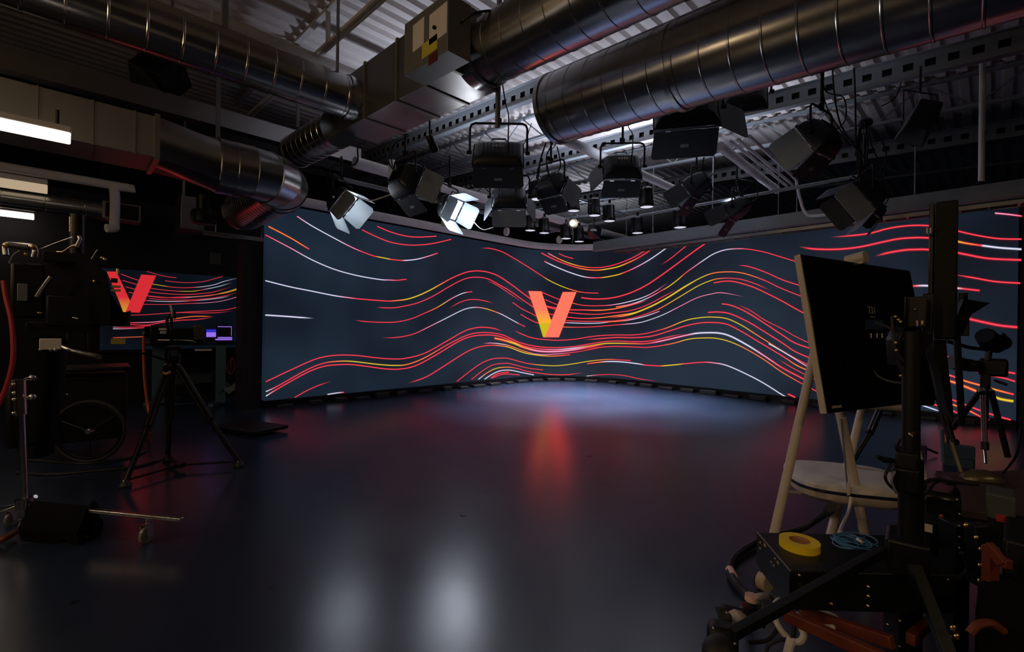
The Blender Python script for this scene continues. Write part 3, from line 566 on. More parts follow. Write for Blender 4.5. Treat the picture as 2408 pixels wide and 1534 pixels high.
duct(e1, (e1.x, 8.95, e1.z), r, .12, M_galv, eb, 'barrel')
# small round duct with a grille on the alcove side
d = thing('small_duct', (-1, 10, 3.1), 'slim round duct with a bright streak, ending in a slatted grille by the alcove', 'duct')
duct((-5, 10.05, 3.28), (.5, 10.05, 3.28), .15, .45, M_galv, d)
g = MB().box((.42, 9.9, 3.14), (.9, 10.2, 3.42)).build('grille_box', M_galv2, d, bev=.005)
mb = MB()
for i in range(14): mb.box((.47+i*.028, 9.885, 3.18), (.483+i*.028, 9.9, 3.38))
mb.build('grille', M_black, g); MB().box((.455, 9.893, 3.165), (.875, 9.899, 3.395)).build('grille_back', M_glossb, g)
one('sheet_metal_box', MB().box((1.45, 9.9, 3.14), (1.8, 10.6, 3.72)).box((1.5, 10.1, 3.7), (1.54, 10.14, 6.13)), M_galv2, 'dull sheet metal air box hanging behind the segmented elbow', 'duct', bev=.006)
one('ceiling_fan_box', MB().lathe((1.5, 8.3, 2.98), (0, 0, 1), [(0, .14), (.02, .17), (.16, .17), (.2, .15), (.2, .1), (.42, .1)], 24), M_black, 'dark round motor housing hanging below the segmented elbow', 'vent')
# brown lit hood at the top corner
one('upper_duct', MB().box((-5, 4.3, 4.95), (onz(313, 44, 4.95).x, 5.15, 5.35)), M_galv2, 'wide flat duct above the long shiny duct, warm light on its underside', 'duct', bev=.006)
# ------------------------------------------------------------------ roof joists
def castellated(x, y0, y1, lb):
    t = thing('perforated_beam', (x, (y0+y1)/2, 5.0+K*(y0+y1)/2), lb, 'beam', 'perforated roof beams')
    z = lambda y: 4.97+K*y
    hh = .3; pw = .23; mb = MB(); y = y0
    def q(ya, yb, a, b): mb.hexa([(x-.004, ya, z(ya)+a), (x+.004, ya, z(ya)+a), (x+.004, yb, z(yb)+a), (x-.004, yb, z(yb)+a)], [(x-.004, ya, z(ya)+b), (x+.004, ya, z(ya)+b), (x+.004, yb, z(yb)+b), (x-.004, yb, z(yb)+b)])
    q(y0, y1, 0, .1); q(y0, y1, .2, hh)
    while y < y1-.2: q(y, y+.12, .1, .2); y += pw
    mb.build('web', M_steel, t)
    bk = MB(); bk.hexa([(x+.06, y0, z(y0)+.01), (x+.066, y0, z(y0)+.01), (x+.066, y1, z(y1)+.01), (x+.06, y1, z(y1)+.01)], [(x+.06, y0, z(y0)+hh-.01), (x+.066, y0, z(y0)+hh-.01), (x+.066, y1, z(y1)+hh-.01), (x+.06, y1, z(y1)+hh-.01)]); bk.build('back_plate', M_black, t)  # second web of the box section, black to put shade in the holes
    for a in (0, hh):
        f_ = MB(); f_.hexa([(x-.05, y0, z(y0)+a-.006), (x+.07, y0, z(y0)+a-.006), (x+.07, y1, z(y1)+a-.006), (x-.05, y1, z(y1)+a-.006)], [(x-.05, y0, z(y0)+a+.006), (x+.07, y0, z(y0)+a+.006), (x+.07, y1, z(y1)+a+.006), (x-.05, y1, z(y1)+a+.006)]); f_.build('flange', M_steel, t)
castellated(5.6, -1, 11.4, 'perforated steel roof beam nearest the big control box and plenum')
castellated(8.4, -6, 15.5, 'perforated steel roof beam above the hanging stage lights')
castellated(12.0, -6, 15.5, 'perforated steel roof beam beyond the end of the video wall')
def truss(x, y0, y1, mt, lb, rod=.012, zb=5.0, pan=.62):
    t = thing('open_web_joist', (x, (y0+y1)/2, zb+K*(y0+y1)/2), lb, 'joist', 'open web joists')
    z = lambda y: zb+K*y
    for dx in (-.03, .03): MB().bar((x+dx, y0, z(y0)), (x+dx, y1, z(y1)), .035, .045).build('bottom_chord', mt, t)
    MB().bar((x, y0, z(y0)+.5), (x, y1, z(y1)+.5), .08, .05).build('top_chord', mt, t)
    y = y0; k = 0
    while y < y1-pan:
        a, b = (0, .5) if k % 2 == 0 else (.5, 0); MB().bar((x, y, z(y)+a), (x, y+(pan if pan < 1 else .02), z(y+(pan if pan < 1 else .02))+b), rod*2, rod*2).build('web_member', mt, t); y += pan; k += 1
M_joist = mat('white_joist', (.5, .47, .44), .6)
truss(2.62, 2.3, 11.4, M_joist, 'pale open web joist crossing the ribbed roof behind the plenum', .025, pan=2.1)
truss(7.0, -6, 15.5, M_steel, 'grey open web joist between two perforated beams above the lights')
truss(10.1, -6, 15.5, M_steel, 'grey open web joist over the far end of the stage, by the white conduit bundle')
truss(13.9, -6, 15.5, M_steel, 'farthest open web joist, seen over the top of the video wall')
truss(4.2, -6, 3.5, M_black, 'grey open web joist above the largest round duct', .014)
one('roof_girder', MB().box((-6.9, 9.35, ony(320, 235, 9.5).z-.13), (4.5, 9.38, ony(320, 235, 9.5).z+.2)).box((-6.9, 9.25, ony(320, 235, 9.5).z-.15), (4.5, 9.48, ony(320, 235, 9.5).z-.13)), M_galv2, 'long brown girder above the rectangular duct', 'beam')
one('roof_girder', MB().box((-6.9, 10.3, 4.95), (4.5, 10.5, 5.35)), M_black, 'dark girder behind the long brown one, close under the roof', 'beam')
# ------------------------------------------------------------------ pipes
def pipe(name, pts, r, mt, lb, sub=1, grp='ceiling pipes', bands=()):
    t = thing(name, pts[0], lb, 'pipe', grp); q = spline(pts, sub) if sub > 1 else pts
    MB().tube(q, r, 14).build('tube', mt, t)
    a = V3(pts[0]); b = V3(pts[-1])
    for k in bands: c = a.lerp(b, k); dr = (b-a).normalized(); MB().cyl(c-dr*.025, c+dr*.025, r+.008, n=14).build('coupling', mt, t)
    return t
pipe('insulated_pipe', [(2.62, 8.55, 3.66)]+[(p.x, p.y, 3.66) for p in wpath(.27, 10)[2:11]], .085, M_insul, 'fat pale pipe running along the top edge of the video wall', bands=(.17, .4, .6, .8))
pipe('insulated_pipe', [(3.55, 7.62, 4.27), (14, 7.78, 4.18)], .1, M_insul, 'fat pale pipe behind the bright open lamp, above the small downlights', bands=(.15, .34, .7))
pipe('strut_rail', [(3.4, 7.9, 4.02), (13, 7.9, 4.02)], .04, M_steel, 'thin steel rail just below the fat pale pipe by the downlights')
pipe('sprinkler_pipe', [(5.3, 4.5, 4.32), (8.8, 4.5, 4.32)], .075, M_white, 'white sprinkler pipe coming out from under the largest duct', bands=(.5,))
pipe('sprinkler_pipe', [(7.2, 2.92, 4.3), (10.1, 2.97, 4.25)], .07, M_white, 'thicker white pipe beside the white conduit bundle', bands=(.45, .9))
for k, lb in enumerate(('white conduit next to the thicker white pipe', 'middle conduit of the white bundle beyond the thicker pipe')):
    pipe('conduit', [(7.2, 2.76-.1*k, 4.33), (10.1, 2.8-.1*k, 4.3)], .024, M_white, lb)
pipe('conduit', [(7.2, 2.5, 4.33), (9.55, 2.55, 4.3), (9.75, 2.54, 4.2), (9.8, 2.5, 3.95), (9.84, 2.42, 3.68), (9.9, 2.25, 3.6), (9.9, 1.5, 3.6)], .026, M_white, 'outermost white conduit bending down towards the grey edge beam', 8)
pipe('ceiling_pipe', [(1.3, 6.9, 5.35), (4.3, 6.9, 5.35)], .09, M_joist, 'brownish pipe passing under the ribbed roof behind the plenum', bands=(.75,))
pipe('drain_pipe', [(-5, 9.6, 3.62), (.35, 9.6, 3.62), (.5, 9.6, 3.6), (.55, 9.6, 3.5), (.55, 9.6, 3.02), (.54, 9.58, 2.95), (.45, 9.55, 2.93)], .065, M_insul, 'pale pipe under the rectangular duct, dropping to an open elbow', 5)
pipe('lighting_pipe', [(9.2, 8.4, 4.0), (9.2, 1.5, 4.0)], .03, M_steel, 'long grey lighting pipe carrying the small downlights')
pipe('lighting_pipe', [(6.9, 5.9, 4.12), (9.6, 5.9, 4.12)], .03, M_steel, 'grey lighting pipe crossing behind the lamps with open barn doors')
pipe('wall_top_rail', [(10.5, 7.2, 3.66), (10.5, -2.5, 3.66)], .035, M_steel, 'thin greenish rail along the top of the far video wall')
pipe('vertical_conduit', [onx(2312, 50, 9.0), V3((9.0, onx(2308, 425, 9.0).y, onx(2308, 425, 9.0).z))], .035, M_white, 'pale vertical pipe standing in front of the perforated beams')
pipe('vent_pipe', [ony(921, 428, 7.3), ony(922, 378, 7.3)], .065, M_insul, 'stubby pale pipe end hanging beside the bulky tilted lamp')
gb = thing('edge_beam', (10, 3, 3.5), 'deep grey edge beam hanging in front of the far video wall', 'beam')
MB().box((9.97, -2.5, 3.5), (10.03, 7.3, 3.74)).build('web', M_steel, gb)
MB().box((9.9, -2.5, 3.49), (10.1, 7.3, 3.505)).build('flange', M_steel, gb)
for y in (5.6, 4.2, 2.6, .9, -.6): MB().cyl((10, y, 3.74), (10, y, 5.3), .012, n=8).build('hanger_rod', M_steel, gb)
tr = thing('cable_tray', (10.3, 3, 3.55), 'ladder cable tray between the edge beam and the far video wall', 'tray')
for x in (10.15, 10.42): MB().box((x-.012, -2.5, 3.42), (x+.012, 6.8, 3.48)).build('rail', M_galv2, tr)
for i in range(28): MB().box((10.15, -2.2+i*.32, 3.43), (10.42, -2.17+i*.32, 3.45)).build('rung', M_galv2, tr)
for y in (6.5, 3, -.5): MB().cyl((10.28, y, 3.45), (10.28, y, 5.3), .01, n=8).build('hanger_rod', M_steel, tr)
ts = thing('trapeze_hanger', (2.1, 9.0, 2.95), 'pale steel strut slung on two rods below the segmented elbow', 'bracket')
MB().box((1.62, 8.97, 2.93), (2.56, 9.03, 3.0)).build('strut', M_galv2, ts)
for x in (1.8, 2.5): MB().cyl((x, 9, 2.98), (x, 9, 3.2), .01, n=8).build('rod', M_galv2, ts)
# hangers holding the ducts
def hanger(px, py0, py1, d, w, lb):
    a = P(px, py1, d); top = 5.5+K*a.y
    one('hanger_strut', MB().box((a.x-w/2, a.y-w/2, a.z), (a.x+w/2, a.y+w/2, top)), M_steel, lb, 'strut', 'ceiling hanger struts')
hanger(512, 185, 345, 6.85, .05, 'slotted vertical strut beside the square to round duct fitting')
hanger(528, 0, 72, 5.35, .06, 'dark vertical strut rising from the long shiny duct near its middle')
hanger(793, 90, 182, 6.1, .03, 'thin vertical strut rising from the long shiny duct beside the plenum')
hanger(1170, 170, 300, 5.2, .04, 'black drop pole above the lamp with the closed barn door')
hanger(700, 255, 300, 7.4, .04, 'short strut holding the closed duct stub')
hanger(405, 0, 40, 5.6, .03, 'thin rod above the long shiny duct, nearest the flat upper duct')
# ------------------------------------------------------------------ fluorescent fixtures
def fluor(x0, x1, y, z, w, em, lb, h=.075):
    t = thing('tube_light', ((x0+x1)/2, y, z), lb, 'light', 'tube lights')
    MB().box((x0, y-w/2, z+h*.75), (x1+.005, y+w/2, z+h*1.25)).build('housing', M_white, t, bev=.008)
    pr = [(-w/2, h*.75), (-w/2, h*.3), (-w*.32, .008), (w*.32, .008), (w/2, h*.3), (w/2, h*.75)]
    MB().prism([(x0, y+a, z+b) for a, b in pr], (x1-x0, 0, 0)).build('diffuser', em, t, bev=.01)
    MB().cyl((x1-.08, y, z+h*1.2), (x1-.08, y, z+h*2.4), .012, n=8).build('hook', M_black, t)
    MB().cyl((x0+.3, y, z+h*1.2), (x0+.3, y, 5.57+K*y), .008, n=8).build('hook', M_black, t)
fluor(-2.2, .022, 5.35, 2.96, .11, E_tube, 'brightest white tube light, hanging below the rectangular duct', .11)
fluor(-3.2, -.2, 9.75, 3.36, .16, E_tube2, 'dim warm tube light above the slim round duct', .16)
fluor(-3.2, -.37, 10.75, 3.1, .14, E_tube, 'white tube light lowest of the three, beneath the slim round duct', .12)

def rods(par, pts, r=.008):
    for x, y, z in pts: MB().cyl((x, y, z), (x, y, 5.57+K*y), r, n=6).build('hanger_rod', M_galv2, par)
for o in bpy.data.objects:
    if o.parent: continue
    if o.name == 'small_duct': rods(o, [(-2.6, 10.05, 3.42), (-4.4, 10.05, 3.42)])
    elif o.name == 'drain_pipe': rods(o, [(-2.2, 9.6, 3.66), (-4.4, 9.6, 3.66)])
# ------------------------------------------------------------------ studio lamps with barn doors
def rrect(w, h, r, n=4):
    out = []
    for cx, cy, a0 in ((w/2-r, h/2-r, 0), (-w/2+r, h/2-r, PI/2), (-w/2+r, -h/2+r, PI), (w/2-r, -h/2+r, 1.5*PI)):
        out += [(cx+r*math.cos(a0+PI/2*i/n), cy+r*math.sin(a0+PI/2*i/n)) for i in range(n+1)]
    return out
def door_plate(M, side, w, h, ln, ang, flare):
    mb = MB(M); a = math.radians(ang)
    hw = w if side in 'tb' else h; off = (h if side in 'tb' else w)/2
    pts = []; r = .04; prof = [(-hw/2, .012), (-hw/2*flare, ln-r), (-hw/2*flare+r*.8, ln), (hw/2*flare-r*.8, ln), (hw/2*flare, ln-r), (hw/2, .012)]
    def pos(u, v, k):
        y = .02+v*math.cos(a)-k*math.sin(a); o = off+v*math.sin(a)+k*math.cos(a)
        return {'t': (u, y, o), 'b': (u, y, -o), 'r': (o, y, u), 'l': (-o, y, u)}[side]
    A = [pos(u, v, 0) for u, v in prof]; B = [pos(u, v, .007) for u, v in prof]; n = len(prof)
    mb.add(A+B, [list(range(n)), list(range(n, 2*n))[::-1]]+[(i, (i+1) % n, n+(i+1) % n, n+i) for i in range(n)])
    return mb, pos
def panel_lamp(px, py, d, yaw, pitch, w, h, doors, lens, label, dep=.16, yoke=.34, pole=.8, roll=0, stick=None, round_=False, grp='stage lamps with barn doors', ln=.3, pale=''):
    c = P(px, py, d); f = camdir(yaw, pitch); M = frame(c, f)
    if roll: M = M @ Matrix.Rotation(math.radians(roll), 4, 'Y')
    t = thing('stage_lamp', c, label, 'lamp', grp)
    rings = []
    for y, k, r in ((-dep, .55, .05), (-dep*.8, .82, .05), (-dep*.35, .98, .03), (-.01, 1., .02)):
        rings.append([(a*1., y, b*1.) for a, b in rrect(w*k, h*k, r)])
    MB(M).loft(rings).build('body', M_lamp, t)
    mb = MB(M); mb.loft([[(a, -.01, b) for a, b in rrect(w+.03, h+.03, .02)], [(a, .02, b) for a, b in rrect(w+.03, h+.03, .02)]], False)
    mb.loft([[(a, .02, b) for a, b in rrect(w+.03, h+.03, .02)], [(a, .02, b) for a, b in rrect(w-.04, h-.04, .02)]], False); mb.build('front_frame', M_lamp, t)
    mb = MB(M); q = [(a, .012, b) for a, b in rrect(w-.03, h-.03, .02)]; mb.add(q, [list(range(len(q)))]); mb.build('lens', lens, t, smooth=False)
    for i in range(7): pass
    fins = MB(M)
    for i in range(9): fins.box((-w*.3+i*w*.6/8-.004, -dep-.012, -h*.24), (-w*.3+i*w*.6/8+.004, -dep, h*.24))
    fins.build('cooling_fins', M_blackp, t)
    for s_, ang in doors:
        mb, pos = door_plate(M, s_, w, h, ln, ang, 1.06)
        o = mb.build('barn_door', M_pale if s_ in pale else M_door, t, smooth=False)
        if s_ in pale: o['label'] = 'barn door flap coloured pale as if lit'
        for k in (-.28, .28):
            u = k*(w if s_ in 'tb' else h); MB(M).bar(pos(u-.03, .008, .008), pos(u+.03, .008, .008), .02, .014).build('hinge', M_silver, o)
        if s_ == 'b':
            e = MB(M); e.add([pos(-.05, ln*.5, .0085), pos(.05, ln*.5, .0085), pos(.05, ln*.62, .0085), pos(-.05, ln*.62, .0085)], [(0, 1, 2, 3)]); e.build('maker_plate', M_text, o, smooth=False)
    # yoke hanging from a drop pole
    L = M @ V3((-w/2-.05, -dep*.35, 0)); R = M @ V3((w/2+.05, -dep*.35, 0)); ax = (R-L).normalized(); u = UP*yoke
    r_ = .06; q = [L, L+u-UP*r_, L+u-UP*r_*.3+ax*r_*.3, L+u+ax*r_, R+u-ax*r_, R+u-UP*r_*.3-ax*r_*.3, R+u-UP*r_, R]
    MB().tube(q, .014, 8).build('yoke', M_black, t)
    for e, s_ in ((L, -1), (R, 1)): MB().cyl(e-ax*.02*s_, e+ax*.035*s_, .026, n=12).build('tilt_knob', M_black, t)
    mid = (L+R)/2+u; MB().cyl(mid-UP*.02, mid+UP*pole, .017, n=10).build('drop_pole', M_black, t)
    MB().cbox(mid+UP*.03, (.05, .05, .07)).build('clamp', M_black, t)
    hd = MB(M).tube([(-w*.16, -dep*.5, h/2-.01), (-w*.14, -dep*.5, h/2+.07), (w*.14, -dep*.5, h/2+.07), (w*.16, -dep*.5, h/2-.01)], .01, 8); hd.build('handle', M_black, t)
    p0 = M @ V3((w*.2, -dep, 0)); MB().tube(spline([p0, p0-V3(f)*.12+UP*.02, p0-V3(f)*.1+UP*.3, mid+ax*.08+UP*.25, mid+ax*.02+UP*min(.6, pole)], 5), .008, 6).build('power_cable', M_black, t)
    if stick:
        k, mt = stick; MB(M).cbox((0, -dep-.004, h*.1), (.14, .004, .045)).build('label_plate', mt, t, smooth=False)
    return t
panel_lamp(1172, 366, 5.7, 0, 38, .6, .44, [('b', -2), ('t', 70)], M_lensoff, 'flat black lamp with closed barn door, largest one facing the V, just past the plenum', stick=(1, M_text), pole=1.3, dep=.1, yoke=.36)
panel_lamp(1198, 470, 7.3, 2, 34, .52, .4, [('b', 16), ('l', 30), ('r', 30)], M_lensoff, 'dark lamp hanging directly behind and below the flat black lamp', pole=.3, pale='b')
panel_lamp(1462, 398, 6.9, 4, 30, .54, .4, [('b', 12), ('l', 35)], M_lensoff, 'lamp seen from behind with slotted vents and a small white sticker', stick=(1, M_paper), pole=.8)
panel_lamp(1612, 268, 5.85, 14, 30, .76, .52, [('b', 4), ('r', 60)], M_lensoff, 'large black lamp tucked below the largest duct, barn door hanging flat', pole=.2, yoke=.3, ln=.42)
panel_lamp(1748, 236, 6.4, 26, 30, .57, .46, [('l', 20)], M_lensoff, 'black lamp half hidden by the largest duct with a pale sticker', stick=(1, M_paper), pole=.25, yoke=.3)
panel_lamp(808, 478, 7.2, 96, 40, .44, .4, [("b", 26), ("t", 20), ("r", 22), ("l", 22)], E_lamp, 'lit lamp closest to the segmented elbow, pale barn doors opening downward', pole=.35, pale='btlr')
panel_lamp(962, 432, 6.5, 48, 24, .5, .42, [('b', 18), ('r', 20)], M_lensoff, 'bulky tilted dark lamp between two lit lamps, cables around its yoke', pole=.3, dep=.22, pale='r')
panel_lamp(1062, 490, 7.6, 118, 30, .42, .36, [("b", 24), ("t", 30), ("r", 20), ("l", 20)], E_lamp, 'brightest lamp, its glowing inner barn doors open above the fat pipe', pole=.5, pale='btlr')
panel_lamp(1300, 442, 7.2, 42, 34, .42, .36, [('b', 10), ('r', 18)], M_lensoff, 'lamp under the hanging cable loops with one grey barn door catching light', pole=.6, dep=.2, pale='r')
panel_lamp(1624, 448, 8.2, -48, 34, .36, .32, [('b', 14), ('r', 24), ('l', 20)], M_lensoff, 'long bodied black lamp pointing sideways below the perforated beam', pole=.4, dep=.34, yoke=.3, ln=.36, pale='r')
panel_lamp(1716, 500, 8.6, -46, 24, .36, .3, [('l', 18), ('b', 30)], M_lensoff, 'black lamp against the grey edge beam with a pale sticker on its flap', pole=.45, dep=.36, yoke=.34, ln=.34)
panel_lamp(1918, 334, 5.6, -34, 32, .46, .42, [('b', 8), ('l', 14)], M_lensoff, 'lamp with a bluish flap beside a wide black flap, under tangled cables', pole=.7, dep=.2, ln=.34, pale='l')
panel_lamp(2018, 470, 6.4, -72, 36, .48, .46, [('b', 16), ('t', 20), ('r', 14), ('l', 14)], M_lensoff, 'lamp with white inner flaps turned away, below the cable bundle', pole=.5, dep=.24, ln=.3, pale='ltb')
panel_lamp(2052, 505, 6.9, -66, 46, .24, .22, [('b', 14), ('l', 14)], M_lensoff, 'small dark lamp under the lamp with white inner flaps', pole=.15, dep=.16, yoke=.2, ln=.24)
# black box speakers
def box_speaker(px, py, d, yaw, pitch, roll, sz, label, grp=None):
    c = P(px, py, d); M = frame(c, camdir(yaw, pitch)) @ Matrix.Rotation(math.radians(roll), 4, 'Y'); t = thing('hanging_speaker', c, label, 'speaker', 'hanging speakers')
    w, dp, h = sz
    MB(M).hexa([(-w*.36, -dp/2, -h/2), (w*.36, -dp/2, -h/2), (w/2, dp/2, -h/2), (-w/2, dp/2, -h/2)], [(-w*.36, -dp/2, h/2), (w*.36, -dp/2, h/2), (w/2, dp/2, h/2), (-w/2, dp/2, h/2)]).build('cabinet', M_black, t, bev=.012)
    MB(M).box((-w*.46, dp/2, -h*.47), (w*.46, dp/2+.012, h*.47)).build('grille', M_cloth, t)
    a = M @ V3((0, -dp*.1, h*.4)); MB().tube([M @ V3((-w/2-.02, 0, 0)), M @ V3((-w/2-.02, 0, 0))+UP*.4, M @ V3((w/2+.02, 0, 0))+UP*.4, M @ V3((w/2+.02, 0, 0))], .012, 6).build('bracket', M_black, t)
    MB().cyl(M @ V3((0, 0, 0))+UP*.4, M @ V3((0, 0, 0))+UP*.75, .014, n=8).build('drop_pole', M_black, t)
box_speaker(2163, 288, 6.2, 20, 25, 28, (.34, .3, .5), 'tilted black box speaker hanging by the pale vertical pipe')
box_speaker(374, 172, 7.6, -25, 30, 24, (.62, .5, .62), 'large dark box speaker hanging behind the long shiny duct')
box_speaker(205, 408, 7.6, 160, 30, 10, (.4, .1, .18), 'flat dark speaker above the slim round duct')
# downlight cans
def can(px, py, d, label):
    c = P(px, py, d); t = thing('downlight', c, label, 'downlight', 'downlights over the stage'); r = .125
    MB().lathe(c, UP, [(0, r), (.01, r+.004), (.06, r), (.15, r*.88), (.17, r*.86), (.33, r*.82), (.37, r*.55)], 24, False).build('shade', M_glossb, t)
    MB().lathe(c+UP*.012, UP, [(0, r-.008), (.004, r-.008)], 24).build('mouth', E_can, t, smooth=False)
    MB().box((c.x-.055, c.y+r*.75, c.z+.05), (c.x+.055, c.y+r*1.15, c.z+.36)).build('ballast_box', M_black, t, bev=.01)
    MB().box((c.x-.02, c.y-.02, c.z+.33), (c.x+.02, c.y+.02, c.z+.46)).build('clamp', M_black, t)
    l = bpy.data.lights.new('stage_spot', 'SPOT'); l.energy = SPOT_E; l.spot_size = math.radians(62); l.spot_blend = .8; l.color = (.95, .94, 1); l.shadow_soft_size = .1
    o = bpy.data.objects.new('stage_spot', l); COL.objects.link(o); o.location = c-UP*.02
for px, py, d, lb in ((1263, 470, 8.6, 'downlight half hidden by the lamp under the hanging cable loops'), (1247, 543, 10.6, 'outermost downlight of the row on the thin steel rail, beside the dark lamp'),
                      (1280, 549, 10.8, 'downlight next to the outermost one of the steel rail row'), (1331, 562, 11.2, 'downlight directly below the bare bulb lamp'),
                      (1362, 569, 11.4, 'downlight closest to the corner at the end of the steel rail row'), (1398, 508, 9.6, 'downlight between the grey flap and the vented lamp, higher of that pair'),
                      (1433, 521, 9.8, 'downlight just below the vented lamp, lower of that pair'), (1521, 488, 8.4, 'biggest downlight, right at the side of the vented lamp'),
                      (1499, 549, 10.2, 'downlight in front of the grey edge beam near the corner'), (1599, 536, 9.2, 'downlight in front of the grey edge beam, under the long bodied lamp'), (1349, 497, 9.4, 'small downlight above the bare bulb lamp')):
    can(px, py, d, lb)
# bare bulb clamp lamp
c = P(1346, 525, 9.9); t = thing('bulb_lamp', c, 'small chrome clamp lamp with a glowing pale yellow bulb', 'lamp')
f = camdir(165, 12); M = frame(c, f)
MB(M).lathe((0, -.12, 0), (0, 1, 0), [(0, .03), (.03, .07), (.08, .1), (.14, .115), (.141, .11), (.08, .09), (.04, .06)], 24, False).build('reflector', M_chrome, t)
MB(M).ball((0, .02, 0), .068, 16).build('bulb', E_bulb, t)
MB().tube([c+RT*-.13, c+RT*-.13+UP*.18, c+RT*.13+UP*.18, c+RT*.13], .008, 6).build('yoke', M_chrome, t); MB().cyl(c+UP*.17, c+UP*.42, .014, n=8).build('clamp', M_chrome, t)
MB().tube(spline([c-UP*.1, c-UP*.25+RT*.02, c-UP*.42], 4), .005, 6).build('cord', M_whitec, t)
# little black spot on the perforated beam
c = P(1016, 338, 6.4); t = thing('small_spot', c, 'little black cylinder spot hanging from the perforated beam near the plenum', 'spotlight'); f = camdir(30, 52); M = frame(c, f)
MB(M).lathe((0, -.12, 0), (0, 1, 0), [(0, .035), (.02, .05), (.12, .05), (.125, .06), (.23, .062)], 20).build('barrel', M_black, t); MB().cyl(c+UP*.02-V3(f)*.08, c+UP*.5-RT*.04, .014, n=8).build('stem', M_black, t); MB(M).lathe((0, .105, 0), (0, 1, 0), [(0, .055), (.006, .055)], 20).build('lens', M_glassd, t)
c = P(1397, 545, 10.9); t = thing('small_fixture', c, 'little black fixture with a white maker label, beside the corner downlights', 'lamp'); M = frame(c, camdir(40, 20))
MB(M).loft([[(a*1., -.16, b) for a, b in rrect(.16, .2, .02)], [(a, .1, b) for a, b in rrect(.26, .26, .02)]]).build('body', M_black, t); MB().cyl(c+UP*.1, c+UP*.4, .014, n=8).build('clamp', M_black, t); e = c-FW*.17+UP*.0-RT*.04; MB().cbox((e.x, e.y, e.z), (.1, .1, .04)).build('maker_label', M_paper, t)
# cables hanging from the grid
random.seed(3)
def hang(pts, d, r, lb, mt=None, grp='hanging black cables'): cable('hanging_cable', [P(a, b, d+k*.02) for k, (a, b) in enumerate(pts)], r, mt or M_black, lb, grp)
hang([(1938, 150), (1934, 200), (1936, 262)], 5.6, .014, 'thick black cable dropping to the yoke of the lamp with the bluish flap')
hang([(1957, 150), (1962, 220), (1976, 290), (2010, 345), (2044, 385)], 5.8, .01, 'black cable sweeping from the largest duct past the bluish flap lamp')
hang([(2008, 160), (2011, 230), (2012, 290), (2014, 350), (2022, 430)], 5.9, .012, 'straight black cable beside the cable tangle')
hang([(1928, 160), (1940, 240), (1972, 300), (2000, 330), (2020, 336)], 6.0, .008, 'thin black cable slung behind the bluish flap lamp')
hang([(2026, 285), (2018, 330), (2024, 385), (2016, 425)], 6.3, .02, 'thickest cable of the tangle above the lamp with white flaps')
hang([(2034, 285), (2040, 340), (2038, 400), (2050, 470), (2075, 520)], 6.2, .012, 'black cable running down behind the lamp with white flaps')
hang([(2040, 288), (2052, 350), (2080, 400), (2060, 440), (2052, 425)], 6.4, .009, 'looped black cable in the tangle by the perforated beam')
hang([(2046, 300), (2078, 340), (2082, 380), (2064, 420), (2076, 466)], 6.5, .009, 'outermost looped cable near the box speaker')
hang([(2120, 190), (2105, 230), (2072, 250)], 7.0, .009, 'cable curling from the roof towards the box speaker')
one('cable_bundle', MB().ball(P(2034, 290, 6.3), .09, 14, (1, 1, .8)), M_black, 'bundled black connectors at the top of the cable tangle', 'cable')
hang([(1284, 335), (1270, 380), (1262, 430), (1235, 452)], 6.9, .012, 'black cable loop hanging from the white sprinkler pipe')
hang([(1300, 335), (1285, 370), (1290, 410), (1280, 428)], 7.0, .01, 'second cable loop above the grey flap lamp')
hang([(1310, 345), (1318, 390), (1300, 420)], 7.1, .01, 'third cable loop above the grey flap lamp')
hang([(862, 335), (842, 345), (840, 380), (815, 392), (786, 388)], 6.6, .012, 'cable sagging from the underside of the plenum to the lit lamp')
hang([(905, 335), (915, 385), (938, 410), (950, 425)], 6.4, .012, 'cable running to the bulky tilted lamp')
hang([(838, 462), (870, 472), (900, 464), (922, 456)], 6.9, .009, 'pale cable slung between the lit lamp and the bulky tilted lamp', M_whitec)
hang([(1112, 520), (1135, 540), (1160, 535)], 7.6, .008, 'pale cable between the brightest lamp and the one behind it', M_whitec)
hang([(1250, 290), (1240, 320), (1230, 345)], 6.0, .005, 'thin wire beside the yoke of the flat black lamp')
hang([(1655, 370), (1652, 400), (1668, 430), (1674, 448), (1655, 454)], 8.0, .014, 'black cable feeding the long bodied lamp')
hang([(1726, 440), (1745, 460), (1765, 480), (1769, 498)], 8.4, .012, 'black cable feeding the lamp against the edge beam')
# ------------------------------------------------------------------ light from the room's lamps, with added spots that brighten the roof
def light(kind, name, loc, e, col, size=.1, aim=None, sy=None, **k):
    l = bpy.data.lights.new(name, kind); l.energy = e; l.color = col
    if kind == 'AREA':
        l.size = size
        if sy: l.shape = 'RECTANGLE'; l.size_y = sy
    else: l.shadow_soft_size = size
    for a, b in k.items(): setattr(l, a, b)
    o = bpy.data.objects.new(name, l); COL.objects.link(o); o.location = loc
    if aim is not None: o.rotation_euler = (V3(aim)-V3(loc)).to_track_quat('-Z', 'Y').to_euler()
    return o
